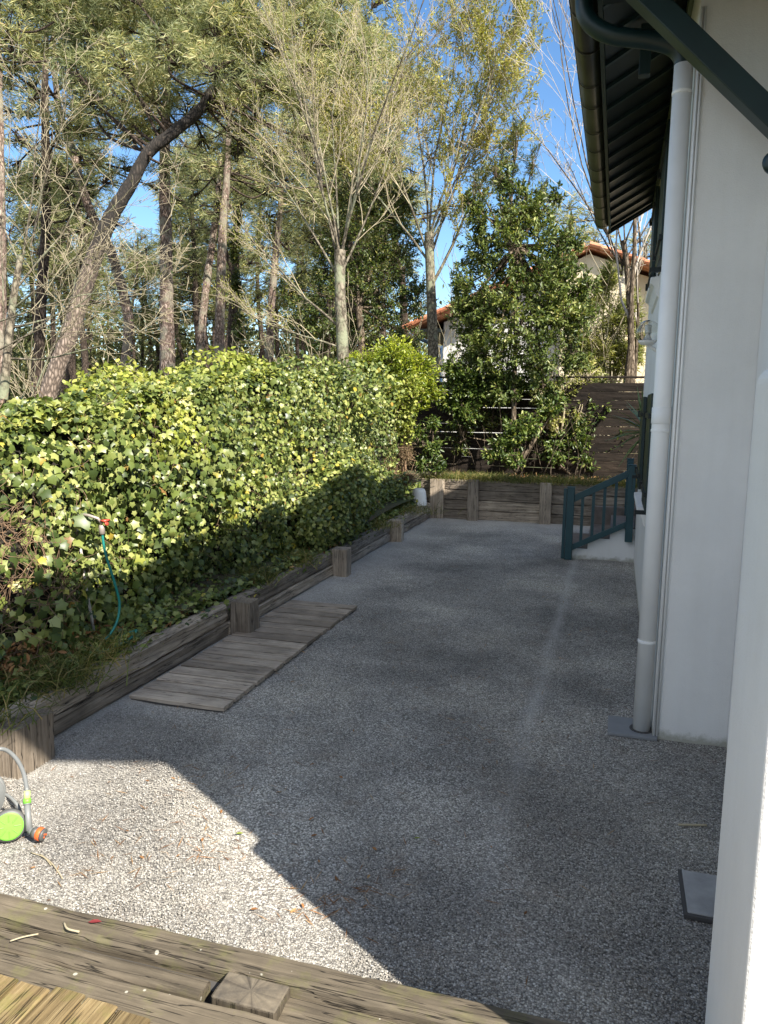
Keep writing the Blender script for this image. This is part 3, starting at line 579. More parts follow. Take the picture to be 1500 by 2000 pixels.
# leaves
def ivy_pts(n,ya,yb):
    y=RNG.uniform(ya,yb,n); z=.32+RNG.uniform(0,1,n)*(htop(y)-.30); e=.02
    x=hface(y,z); nx=np.ones(n); nyv=-(hface(y+e,z)-x)/e; nz_=-(hface(y,z+e)-x)/e
    return np.stack([x,y,z],-1),nrm(np.stack([nx,nyv,nz_],-1))
def bare(P):  # dead patches where leaves are missing
    y,z=P[:,1],P[:,2]; k=.7*np.exp(-((y-3.95)/.35)**2-((z-.85)/.42)**2)+.75*np.exp(-((y-4.0)/.3)**2-((z-1.35)/.25)**2)+.6*np.exp(-((y-12.9)/.55)**2-((z-1.0)/.6)**2)
    k+=.45*(np.sin(y*4.1+z*3.3)*np.sin(z*6.1-y*2.2)>.72)
    return RNG.uniform(size=len(P))>k
parts=[];partsY=[]
for ya,yb,den,s0,s1 in ((.9,4.2,800,.046,.088),(4.2,6.5,1250,.038,.072),(6.5,9.5,1550,.034,.060),(9.5,13.9,1900,.032,.055)):
    n=int((yb-ya)*2.1*den); P,N=ivy_pts(n,ya,yb); k=bare(P); P,N=P[k],N[k]; n=len(P)
    P=P+N*RNG.uniform(-.15,.07,n)[:,None]
    N2=nrm(N+np.array([0,-.15,.45])+RNG.normal(size=(n,3))*.55); Yd=nrm(np.array([.15,0,-1.0])+RNG.normal(size=(n,3))*.55)
    s=RNG.uniform(s0,s1,n)*np.exp(RNG.normal(size=n)*.22)
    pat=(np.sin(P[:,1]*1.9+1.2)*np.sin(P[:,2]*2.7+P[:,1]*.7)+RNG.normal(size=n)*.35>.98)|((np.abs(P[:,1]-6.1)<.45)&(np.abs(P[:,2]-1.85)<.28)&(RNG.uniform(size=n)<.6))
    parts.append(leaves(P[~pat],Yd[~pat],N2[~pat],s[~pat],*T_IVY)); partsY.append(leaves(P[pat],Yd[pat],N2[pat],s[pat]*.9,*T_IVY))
# top of the hedge, runs back from the face
n=60000; y=RNG.uniform(.9,13.9,n)**1; u=RNG.uniform(0,1,n)**1.3; xf=hface(y,htop(y)-.05); x=xf*(1-u)+(-5.3)*u
z=htop(y)-.12*u+.10*np.sin(y*2.3+u*5)*u+RNG.uniform(-.08,.08,n)+.05*np.sin(y*5.1+x*4)
P=np.stack([x,y,z],-1); s=np.interp(y,[2,6,13],[.075,.052,.042])*RNG.uniform(.7,1.25,n)
N2=nrm(np.array([.35,-.2,1])+RNG.normal(size=(n,3))*.5); Yd=nrm(np.array([.6,0,-.2])+RNG.normal(size=(n,3))*.7); pat=RNG.uniform(size=n)<.28
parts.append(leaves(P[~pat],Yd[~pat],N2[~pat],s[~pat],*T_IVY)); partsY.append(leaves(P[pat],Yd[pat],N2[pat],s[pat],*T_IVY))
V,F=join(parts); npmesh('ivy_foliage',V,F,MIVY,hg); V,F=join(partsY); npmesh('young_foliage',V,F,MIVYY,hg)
# dead stems showing through
L=[]
for _ in range(900):
    q=random.random()
    if q<.35: y,z=random.gauss(3.95,.35),random.gauss(1.0,.35)
    elif q<.55: y,z=random.gauss(12.9,.45),random.gauss(1.0,.5)
    else: y,z=random.uniform(2,13.5),random.uniform(.35,2.2)
    z=max(.32,z); x=float(hface(np.array([y]),np.array([z]))[0])-.02; p=np.array([x,y,z]); d=nrm(RNG.normal(size=3)*np.array([.35,1,1])); pts=[p]
    for k in range(4): d=nrm(d+RNG.normal(size=3)*.35*np.array([.4,1,1])); p=p+d*random.uniform(.04,.11); pts.append(p)
    L.append((pts,np.linspace(.0035,.0015,5)))
V,F=tubes(L,3); npmesh('dead_stems',V,F,MTWD,hg)
# ------------------------------------------------------------------ second, more distant ivy mounds behind the hedge
def mound(name,label,cat,c,rx,ry,rz,n,m,T,s0,s1,core=MHC,group=None,lobes=None,inner=.55):
    """leafy bush: leaves through the outer shell of overlapping lobes"""
    t=thing(name,label,cat,(c[0],c[1],c[2]-rz),group)
    lob=lobes or [(RNG.uniform(-.5,.5),RNG.uniform(-.5,.5),RNG.uniform(-.4,.5),RNG.uniform(.42,.7)) for _ in range(9)]
    P=[];N=[]
    for a,b_,cc,r in lob:
        k=int(n/len(lob)); d=rdir(k); rr=r*(RNG.uniform(inner,1.05,k)**.5)[:,None]
        P.append((np.array([a,b_,cc])+d*rr)*np.array([rx,ry,rz])+np.array(c)); N.append(d)
    P=np.concatenate(P);N=np.concatenate(N); g=P[:,2]>c[2]-rz; P,N=P[g],N[g]; k=len(P)
    V,F=leaves(P,nrm(RNG.normal(size=(k,3))+np.array([0,0,-.3])),nrm(N+np.array([.2,-.2,.5])+RNG.normal(size=(k,3))*.5),RNG.uniform(s0,s1,k),*T)
    npmesh('foliage',V,F,m,t)
    L=[]
    for a,b_,cc,r in lob:
        e=np.array(c)+np.array([a*rx,b_*ry,cc*rz]); base=np.array([c[0]+RNG.normal()*.1*rx,c[1],c[2]-rz-.1]); mid=(base+e)/2+RNG.normal(size=3)*.1*rx
        for q in range(5):
            tip=e+rdir(1)[0]*r*np.array([rx,ry,rz])*.8; pp=smooth_poly([base,mid,e,tip],4); L.append((pp,np.linspace(.02,.004,len(pp))))
    V,F=tubes(L,4); npmesh('stems',V,F,BBR,t); return t
def hz(u,v,d): p=at(u,v,d); return (p.x,p.y,p.z)
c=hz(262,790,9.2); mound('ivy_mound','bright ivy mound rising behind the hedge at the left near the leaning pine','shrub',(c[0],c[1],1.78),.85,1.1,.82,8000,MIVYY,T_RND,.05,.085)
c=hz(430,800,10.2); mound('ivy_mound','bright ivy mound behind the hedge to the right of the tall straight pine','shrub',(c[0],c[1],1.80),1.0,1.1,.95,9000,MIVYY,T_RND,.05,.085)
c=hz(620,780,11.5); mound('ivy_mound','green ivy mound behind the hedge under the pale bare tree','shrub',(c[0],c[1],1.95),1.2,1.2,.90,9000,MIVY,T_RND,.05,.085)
c=hz(30,790,9.0); mound('ivy_mound','dark low green mound at the left picture edge behind the hedge','shrub',(c[0],c[1],1.2),.8,1.0,.95,5000,MLAU,T_RND,.05,.085)
mound('low_ivy_bush','low ivy bush spreading from the hedge end towards the white pot','shrub',(-3.95,12.1,.62),.50,1.3,.34,5000,MIVY,T_RND,.04,.065)
mound('ivy_bush','rounded dark leaved bush bulging from the hedge over the sleepers','shrub',(-3.50,9.45,.92),.44,.95,.66,9000,MIVY,T_RND,.045,.07,lobes=[(0,0,0,.75),(.1,.45,-.15,.6),(-.1,-.45,-.2,.6),(.05,.05,.35,.55),(.1,-.1,-.45,.6),(0,.75,-.4,.45),(0,-.8,-.45,.45)],inner=.6)
# ------------------------------------------------------------------ ground cover in the bed, grass, litter ("stuff")
n=8500; y=RNG.uniform(1,13.6,n); x=-3.42-RNG.uniform(0,1,n)**1.4*.5+.03; z=.29+RNG.uniform(0,.09,n)
ov=(RNG.uniform(size=n)<.13); x=np.where(ov,x.clip(-3.42,None)+.10,x); z=np.where(ov,.30-RNG.uniform(0,.08,n),z)
P=np.stack([x,y,z],-1); V,F=leaves(P,RNG.normal(size=(n,3))*np.array([1,1,.3]),np.array([.3,-.2,1])+RNG.normal(size=(n,3))*.45,RNG.uniform(.03,.065,n),*T_IVY)
tag(npmesh('ivy_ground_cover',V,F,MIVY),'creeping ivy covering the soil strip behind the left sleepers','ground cover',kind='stuff')
def grass(name,label,spots,n,h0,h1,wd=.0035,m=MGRS):
    P=[]
    for (x,y,z,r,w) in spots:
        k=int(n*w); a=RNG.normal(size=(k,2))*r; P.append(np.c_[x+a[:,0],y+a[:,1],np.full(k,z)])
    P=np.concatenate(P); n=len(P); h=RNG.uniform(h0,h1,n); d=nrm(np.c_[RNG.normal(size=(n,2))*.75,np.ones(n)]); side=nrm(np.cross(d,rdir(n)))*wd
    dr=np.c_[d[:,:2],np.zeros(n)]
    p1=P+d*h[:,None]*.5; p2=P+d*h[:,None]*.85+dr*h[:,None]*.35-np.array([0,0,.12])*h[:,None]
    V=np.stack([P-side,P+side,p1-side*.8,p1+side*.8,p2],1).reshape(-1,3); b=np.arange(n)[:,None,None]*5; F=(np.array([[0,1,3],[0,3,2],[2,3,4]])[None]+b).reshape(-1,3)
    return tag(npmesh(name,V,F,m),label,'grass',kind='stuff')
grass('grass_tufts','long dry grass blades along the bed edge behind the left sleepers',[(-3.50,3.9,.28,.16,.32),(-3.52,4.4,.28,.14,.16),(-3.5,3.2,.28,.2,.12),(-3.5,6.9,.29,.12,.12),(-3.48,7.9,.29,.15,.1),(-3.45,10.7,.29,.2,.1),(-3.4,12.5,.29,.3,.1)],4200,.10,.30)
grass('verge_grass','dry grass drooping over the far sleeper wall',[(x,14.15,.72,.13,.07) for x in np.linspace(-3.3,.6,14)],5000,.12,.32)
n=2600; P=np.stack([RNG.uniform(-3.95,-3.36,n),RNG.uniform(2,13,n),RNG.uniform(.28,.34,n)],-1); k=int(n*.4); P[:k,1]=RNG.normal(size=k)*.35+4.0; P[:k,0]=-3.72+RNG.normal(size=k)*.1; P[:k,2]=.30+np.abs(RNG.normal(size=k))*.10
n2=1500; Q=np.stack([RNG.uniform(-3.4,1.2,n2),RNG.uniform(14.1,15.5,n2),RNG.uniform(.7,.76,n2)],-1); P=np.concatenate([P,Q]); n=len(P)
V,F=leaves(P,RNG.normal(size=(n,3)),np.array([.2,-.2,1])+RNG.normal(size=(n,3))*.6,RNG.uniform(.03,.07,n),*T_OV); tag(npmesh('leaf_litter',V,F,MDRY),'fallen brown leaves on the soil under the hedge and far planting','leaf litter',kind='stuff')
n=3500; P=np.stack([RNG.uniform(-6,-3.42,n),RNG.uniform(12.9,15.6,n),RNG.uniform(.36,.50,n)],-1); P[:,2]=np.where(P[:,1]>14.05,P[:,2],P[:,2])
V,F=leaves(P,RNG.normal(size=(n,3))*np.array([1,1,.3]),np.array([.3,-.2,1])+RNG.normal(size=(n,3))*.5,RNG.uniform(.05,.09,n),*T_IVY); tag(npmesh('corner_ground_cover',V,F,MIVY),'creeping ivy on the ground in the corner behind the white pot','ground cover',kind='stuff')
# ------------------------------------------------------------------ branching generator
def grow(base,d0,L,r0,depth,P,out,tips,lvl=0):
    """recursive upswept branching. P: dict(n=[..],ang=[..],len=[..],curve=..)"""
    n=6 if lvl<2 else 4; p=np.array(base,float); d=nrm(np.array(d0,float)); pts=[p.copy()]; rs=[r0]
    for i in range(n):
        d=nrm(d+RNG.normal(size=3)*P['wob']*(1+.3*lvl)+np.array([0,0,P['up']*(.6 if lvl else .2)])); p=p+d*L/n; pts.append(p.copy()); rs.append(max(P['rmin'],r0*(1-.75*(i+1)/n)))
    out.setdefault(min(lvl,2),[]).append((np.array(pts),np.array(rs)))
    if lvl>=depth: tips.append((pts[-1],d)); tips.append((pts[-2],d)); return
    k=P['n'][lvl]
    for i in range(k):
        t=P['t0'][lvl]+(1-P['t0'][lvl])*(i+random.random()*.6)/k; t=min(t,.98); f=t*n; i0=int(f); q=pts[i0]+(pts[min(i0+1,n)]-pts[i0])*(f-i0)
        dd=nrm(pts[min(i0+1,n)]-pts[i0]); ax=nrm(np.cross(dd,rdir(1)[0])); a=rad(random.gauss(P['ang'][lvl],7))
        nd=dd*math.cos(a)+ax*math.sin(a); rr=max(P['rmin'],(rs[i0])*P['rr'][lvl]); grow(q,nd,L*P['len'][lvl]*(1.15-.55*t)*random.uniform(.75,1.15),rr,depth,P,out,tips,lvl+1)
def bare_tree(name,label,base,leaders,P,bark,twig,buds=0,bmat=MBUD,bs=(.03,.05),trunk=None,depth=3,group=None,bT=T_OV):
    t=thing(name,label,'tree',tuple(base),group); out={};tips=[]
    if trunk is not None:
        V,F=tubes([(trunk[:,:3],trunk[:,3])],10); npmesh('trunk',V,F,bark,t,True)
    for b_,d,L,r in leaders: grow(b_,d,L,r,depth,P,out,tips)
    for lm in out[0]: V,F=tubes([lm],7); npmesh('limb',V,F,bark,t,True)
    L2=[]; 
    for k in out:
        if k>0: L2+=out[k]
    V,F=tubes(L2,3); npmesh('twigs',V,F,twig,t)
    if buds and tips:
        T=np.array([a for a,_ in tips]); D=np.array([b for _,b in tips]); idx=RNG.integers(0,len(T),buds); P_=T[idx]-D[idx]*RNG.uniform(0,.25,buds)[:,None]+RNG.normal(size=(buds,3))*.03
        V,F=leaves(P_,nrm(D[idx]+RNG.normal(size=(buds,3))*.7),rdir(buds),RNG.uniform(*bs,buds),*bT); npmesh('buds',V,F,bmat,t)
    return t
def px_trunk(pts,depth,closed=None):
    pts=[(q[0],q[1],q[2]*.84,*q[3:]) for q in pts]
    """pts: (u,v,width px) -> smooth centre line with radius"""
    return smooth_poly([(*at(u,v,d_ if (d_:=(depth+(q[0] if q else 0))) else depth),w/2/FPX*depth) for (u,v,w,*q) in pts],6)
PB=dict(n=[8,6,3],ang=[24,28,34],len=[.50,.48,.45],t0=[.2,.2,.2],rr=[.55,.55,.55],rmin=.0030,wob=.09,up=.09)
# tree 1: pale bare tree with fanned leaders behind the hedge
tk=px_trunk([(672,760,30),(668,650,27),(664,560,25),(664,490,26)],12.2); top=tk[-1,:3]
ld=[]
for a,b_,L in ((-.56,.1,3.2),(-.38,-.2,3.9),(-.24,.2,4.1),(-.12,-.1,4.4),(.02,.1,4.5),(.16,-.15,4.3),(.32,.15,3.6),(.44,0,3.0),(-.05,.25,4.2)):
    ld.append((top-np.array([0,0,random.uniform(0,.5)]),np.array([a*RT.x+b_*FW.x,a*RT.y+b_*FW.y,1.0]),L*.92,.021))
ld.append((at(664,640,12.2),(-.9,.0,.7),2.4,.025)); ld.append((at(668,680,12.2),(-.9,-.3,.35),1.9,.02))
bare_tree('bare_tree','pale bare tree with fanning upswept branches just behind the hedge','%s'%'',ld,PB,BPALE,BTWIG) if False else None
t1=bare_tree('bare_tree','pale bare tree with fanning upswept branches just behind the hedge',tuple(at(672,800,12.2)),ld,PB,BPALE,BTWIG,9000,MBUD,(.02,.04),tk)
# tree 2: tall budding tree behind the corner, yellow green haze of buds
tk=px_trunk([(848,760,26),(846,690,25),(843,600,23),(840,520,22),(838,455,22)],17); top=tk[-1,:3]; ld=[]
for a,b_,L in ((-.55,.1,5.6),(-.34,-.2,6.6),(-.18,.2,7.0),(-.03,-.1,6.6),(.12,.1,6.8),(.3,-.15,7.0),(.44,.15,6.4),(.62,0,5.2)):
    ld.append((top-np.array([0,0,random.uniform(0,.8)]),np.array([a*RT.x+b_*FW.x,a*RT.y+b_*FW.y,1.0]),L*.72,.030))
ld.append((at(842,560,17),(.5,.2,1.0),3.2,.04))
PB2=dict(PB,n=[9,6,4],rmin=.0042)
t2=bare_tree('budding_tree','tall slender tree with pale trunk and yellow green buds against the blue sky','%s' and tuple(at(848,790,17)),ld,PB2,BPALE,BTWIG,42000,MBUD,(.04,.08),tk)
# tree 3: bare shrubby tree at the left edge
tk=px_trunk([(6,780,22),(14,700,20),(24,600,17),(40,500,14)],9.0); ld=[]
for (u,v),a,b_,c_,L in (((45,500),.2,0,1,2.4),((30,600),.9,-.2,.55,2.3),((25,640),1.0,.1,.30,2.2),((40,520),-.5,.2,1,2.0),((20,700),1.0,-.1,.12,2.0),((35,560),.55,.3,.8,2.5),((60,480),.45,-.2,1,2.0),((15,720),-.3,.2,1,3.0),((22,680),.75,.2,.75,1.8)):
    ld.append((at(u,v,9.0),np.array([a*RT.x+b_*FW.x,a*RT.y+b_*FW.y,c_]),L,.0135))
PB3=dict(PB,n=[7,5,2],ang=[40,38,38],wob=.11,rmin=.0027,up=.05)
ld+=[(at(u,v,8.6),np.array([a*RT.x,a*RT.y,c_]),L,.011) for u,v,a,c_,L in ((-30,700,.9,.5,2.6),(-40,640,1,.25,2.4),(70,760,.25,1,1.7))]
bare_tree('bare_tree','tangled bare shrubby tree with pale arching twigs at the left edge',tuple(at(12,800,9)),ld,PB3,BPALE,BTWIG,300,MEVG,(.03,.05),tk)
# tree 4: double trunk tree behind the house corner, thin branches in the sky
tk=px_trunk([(1234,760,17),(1232,640,16),(1226,540,14),(1218,470,12)],17.0); top=tk[-1,:3]; ld=[]
for a,b_,L in ((-.62,.1,6.0),(-.5,-.15,7.2),(-.38,.05,7.8),(-.22,.15,7.0),(-.05,.1,4.5),(.2,-.1,4.5),(.5,.1,3.5),(-.9,.0,2.8)):
    ld.append((top-np.array([0,0,random.uniform(0,.8)]),np.array([a*RT.x+b_*FW.x,a*RT.y+b_*FW.y,1.0]),L,.020))
PB4=dict(PB,n=[6,5,3],rmin=.0042)
ld.append((at(1222,760,16.9),(.0,.05,1),6.0,.07)); ld.append((at(1240,740,17.1),(.06,.0,1),4.5,.04))
bare_tree('bare_tree','bare tree with dark rough trunk between the far fence and the cream house',tuple(at(1228,790,17)),ld,PB4,BBR,BTW2,500,MEVG,(.04,.07),tk)
# ------------------------------------------------------------------ pines
def tuft_mesh(P,D,L,nn,w):
    """needle bursts: P (n,3) centres, D axes"""
    n=len(P); d=nrm(D[:,None,:]*.40+RNG.normal(size=(n,nn,3))*.62); d=d.reshape(-1,3); p=np.repeat(P,nn,0); l=(np.repeat(L,nn)*RNG.uniform(.75,1.1,n*nn))[:,None]
    side=nrm(np.cross(d,rdir(n*nn)))*w; dro=np.array([0,0,-.10])*l
    V=np.stack([p-side*.6,p+side*.6,p+d*l*.6+side,p+d*l+dro],1)
    V[:,2]=(p+d*l*.55+side*.9); 
    V=V.reshape(-1,3)
    # one island per tuft so its colour varies tuft by tuft: bind with centre vertex
    b=(np.arange(n*nn)*4)[:,None]; F=np.concatenate([b+np.array([[0,1,2]]),b+np.array([[0,2,3]])],0)
    return V,F
def clump_tufts(c,r,flat,dens,L,nn,w):
    n=max(6,int(dens*r**2.2)); d=rdir(n); d[:,2]=d[:,2]; q=np.array(c)+d*(RNG.uniform(.25,1,n)**.5)[:,None]*np.array([r,r,r*flat]); D=nrm(d+np.array([0,0,.6])); return tuft_mesh(q,D,np.full(n,L),nn,w),q
def pine(name,label,trunk,limbs_to,bark,m=MPINE,dens=150,L=.20,nn=16,w=.006,group=None,flat=.62):
    b=trunk[0,:3]; t=thing(name,label,'tree',tuple(b),group)
    V,F=tubes([(trunk[:,:3],trunk[:,3])],12); 
    V=V+RNG.normal(size=V.shape)*.006; npmesh('trunk',V,F,bark,t,True)
    parts=[];L_=[]
    for (c,r) in limbs_to:
        c=np.array(c,float); (v,f),q=clump_tufts(c,r,flat,dens,L,nn,w); parts.append((v,f))
        k=np.argmin(np.linalg.norm(trunk[:,:3]-(c-np.array([0,0,.25*r])),axis=1)); a=trunk[k,:3]; rb=max(.014,trunk[k,3]*.32)
        mid=(a+c)/2+RNG.normal(size=3)*.18-np.array([0,0,.15]); pp=smooth_poly([a,mid,c],6); L_.append((pp,np.linspace(rb,.02,len(pp))))
        for j in range(min(14,len(q))):
            qq=q[RNG.integers(len(q))]; pp=smooth_poly([c*(.7)+mid*.3,(c+qq)/2+RNG.normal(size=3)*.06,qq],3); L_.append((pp,np.linspace(.018,.006,len(pp))))
    # dead snags
    for j in range(7):
        k=RNG.integers(len(trunk)//4,len(trunk)); a=trunk[k,:3]; d=nrm(RNG.normal(size=3)*np.array([1,1,.25])); e=a+d*RNG.uniform(.3,1.1); L_.append((smooth_poly([a,(a+e)/2+np.array([0,0,-.05]),e],3),np.linspace(.018,.005,7)))
    if parts:
        V,F=join(parts); npmesh('crown',V,F,m,t)
    V,F=tubes(L_,5); npmesh('limbs',V,F,BPD,t,True); return t
def ex(depth,n,u0,u1,v0,v1,r0,r1,sd,dz=1.5):
    rg=np.random.default_rng(sd); return [(tuple(at(rg.uniform(u0,u1),rg.uniform(v0,v1),depth+(q:=rg.uniform(-.3,dz)))),rg.uniform(r0,r1)) for _ in range(n)]
def cl(depth,*L): return [(tuple(at(u,v,depth+dd)),r/FPX*depth) for (u,v,r,dd) in L]
# the big leaning pine
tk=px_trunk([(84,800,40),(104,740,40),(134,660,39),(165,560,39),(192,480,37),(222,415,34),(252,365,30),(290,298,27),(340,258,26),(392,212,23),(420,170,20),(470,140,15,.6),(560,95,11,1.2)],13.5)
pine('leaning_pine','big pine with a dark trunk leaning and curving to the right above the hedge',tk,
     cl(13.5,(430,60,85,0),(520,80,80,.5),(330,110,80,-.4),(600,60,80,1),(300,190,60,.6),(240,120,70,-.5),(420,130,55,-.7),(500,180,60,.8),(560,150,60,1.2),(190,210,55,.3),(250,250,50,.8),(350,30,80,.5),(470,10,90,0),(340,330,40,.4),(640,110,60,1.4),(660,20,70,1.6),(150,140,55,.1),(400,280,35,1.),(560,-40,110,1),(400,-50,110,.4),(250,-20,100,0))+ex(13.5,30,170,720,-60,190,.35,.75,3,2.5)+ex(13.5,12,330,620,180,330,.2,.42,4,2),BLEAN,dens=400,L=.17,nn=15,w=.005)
tk=px_trunk([(328,800,38),(327,720,36),(326,640,32),(325,560,30),(324,470,28),(322,380,26),(322,290,24),(325,200,18),(330,110,12)],16)
pine('straight_pine','tall straight pine with plated reddish bark rising in the middle of the wood',tk,cl(16,(320,160,60,.5),(280,90,70,1),(400,80,70,1),(340,40,80,.5),(230,200,40,.8),(390,220,40,.8),(330,-30,90,1),(180,60,60,1.5))+ex(16,20,140,480,-60,260,.3,.7,5,2),BPINE,dens=230,L=.2,nn=13)
tk=px_trunk([(-4,800,30),(0,640,26),(2,480,22),(0,300,20),(-4,120,16),(-5,-20,12)],14)
pine('edge_pine','pine trunk cut by the left picture edge',tk,cl(14,(20,60,60,0),(50,-20,90,0),(110,40,65,.5),(30,140,45,.3),(120,-30,90,.6))+ex(14,14,-60,200,-60,120,.3,.7,6,2),BPINE,dens=230,L=.2,nn=14)
tk=px_trunk([(70,800,30),(76,680,26),(82,560,24),(90,430,22),(89,300,19),(88,180,15),(90,60,10)],17)
pine('dark_pine','dark upright pine left of the leaning trunk, its crown above the picture',tk,cl(17,(70,90,55,.5),(130,110,50,.5),(60,200,40,.3),(30,270,38,.3),(140,240,42,.2),(90,10,70,.5),(190,30,60,1),(50,350,34,.4),(120,330,34,.4))+ex(17,16,0,260,0,420,.2,.55,7,3),BPD,dens=190,L=.22,nn=12)
tk=px_trunk([(240,800,24),(247,700,24),(250,620,22),(232,540,22),(212,480,22),(180,420,20),(158,360,20),(140,290,18),(118,225,16),(108,150,13),(105,50,9)],19)
pine('kinked_pine','slim pine with a kinked trunk crossing behind the leaning pine',tk,cl(19,(100,60,60,.5),(150,150,45,.5),(60,130,45,.5),(180,300,38,.5),(130,400,36,.5),(210,350,34,.6),(60,430,34,.6))+ex(19,16,0,320,100,470,.25,.5,8,3),BPINE,dens=170,L=.24,nn=11)
tk=px_trunk([(425,800,24),(428,700,24),(430,600,22),(433,500,21),(437,420,19),(442,360,17),(446,280,13),(450,200,8)],20)
pine('forked_pine','reddish pine trunk right of the straight pine leaning slightly right',tk,cl(20,(450,330,45,.5),(480,250,55,.6),(420,400,35,.4),(520,320,50,.8),(400,320,40,.5),(560,250,60,.6),(450,180,60,.6))+ex(20,16,380,680,150,430,.3,.7,9,3),BPINE,dens=170,L=.24,nn=11)
tk=px_trunk([(385,800,18),(392,680,19),(398,600,18),(408,520,17),(418,450,15),(426,380,13),(430,300,9)],22)
pine('leaning_slim_pine','slim lichen grey pine leaning to the right beside the reddish one',tk,cl(22,(440,270,45,.5),(380,350,36,.5),(470,400,32,.6),(360,280,40,.8)),BPINE,dens=150,L=.26,nn=10)
tk=px_trunk([(523,800,22),(525,720,21),(528,640,19),(532,570,17),(540,480,15),(548,400,12),(550,300,8)],21)
pine('short_trunk_pine','brown pine trunk left of the pale bare tree',tk,cl(21,(550,350,50,.5),(590,300,60,.8),(520,420,40,.5),(610,400,50,.8),(560,470,36,.6),(640,240,70,1),(600,170,70,1),(690,180,70,1.5),(700,90,80,1.5),(720,300,60,2))+ex(21,22,520,800,60,450,.4,.9,10,3),BPINE,MPINE,dens=150,L=.26,nn=11)
# pines beyond the laurel on the right
tk=px_trunk([(1110,800,22),(1112,650,20),(1115,520,16),(1115,420,10)],30)
pine('far_pine','rounded pine crown above the laurel beside the eaves',tk,cl(30,(1110,400,42,0),(1145,430,38,0),(1080,430,38,0),(1165,470,30,0),(1120,460,40,0)),BPD,MPINE,dens=60,L=.34,nn=12,w=.012)
tk=px_trunk([(1262,800,16),(1262,650,14),(1260,480,9)],34)
pine('far_pine','pine crown in the gap between the eaves and the cream house roof',tk,cl(34,(1250,470,30,0),(1215,490,26,0),(1270,500,26,0),(1290,450,30,0)),BPD,MPINE,dens=50,L=.34,nn=12,w=.012)
# background wood: slender pines, three models copied
def far_pine_model(h,seed):
    rg=np.random.default_rng(seed); b=np.array([0,0,0.]); pts=[(0,0,-.2,.17)]; x=y=0
    for i in range(1,8): x+=rg.normal()*.16; y+=rg.normal()*.16; pts.append((x,y,h*i/7,.17*(1-.10*i)))
    tk=smooth_poly(pts,4); cs=[]
    for i in range(24):
        f=rg.uniform(.38,1.0)**.8; k=int(f*(len(tk)-1)); a=rg.uniform(0,6.28); rr=rg.uniform(.4,2.6)*(1.15-f*.6); cs.append(((tk[k,0]+math.cos(a)*rr,tk[k,1]+math.sin(a)*rr,tk[k,2]+rg.uniform(0,.8)),rg.uniform(.5,.95)))
    return pine('background_pine','slender background pine deep in the wood, one of the many dark thin trunks',tk,cs,BPD,MPINED,dens=62,L=.30,nn=9,w=.011,group='slender pines far back in the wood')
def copy_tree(o):
    c=o.copy(); COL.objects.link(c)
    for ch in o.children:
        d=ch.copy(); COL.objects.link(d); d.parent=c
    return c
models=[far_pine_model(h,s) for h,s in ((12.5,1),(14,2),(11.5,3),(13,4))]
spots=[]
for i in range(50):
    u=random.uniform(-60,790); d=random.uniform(24,58) 
    spots.append((u,d))
used=set()
for i,(u,d) in enumerate(spots):
    k=i%4; o=models[k]
    if k in used: o=copy_tree(o)
    used.add(k); o['label']='slender dark background pine far back '+('left of the leaning pine' if u<130 else 'between the leaning and the straight pine' if u<325 else 'just right of the straight pine' if u<430 else 'between the reddish pine and the brown short pine' if u<525 else 'left of the pale fanning tree' if u<668 else 'behind the ivy clad evergreen tree'); p=at(u,790,d); o.location=(p.x,p.y,.25); o.rotation_euler=(RNG.normal()*.03,RNG.normal()*.03,random.uniform(0,6.28)); s=random.uniform(.85,1.15); o.scale=(s,s,s*random.uniform(.9,1.1))
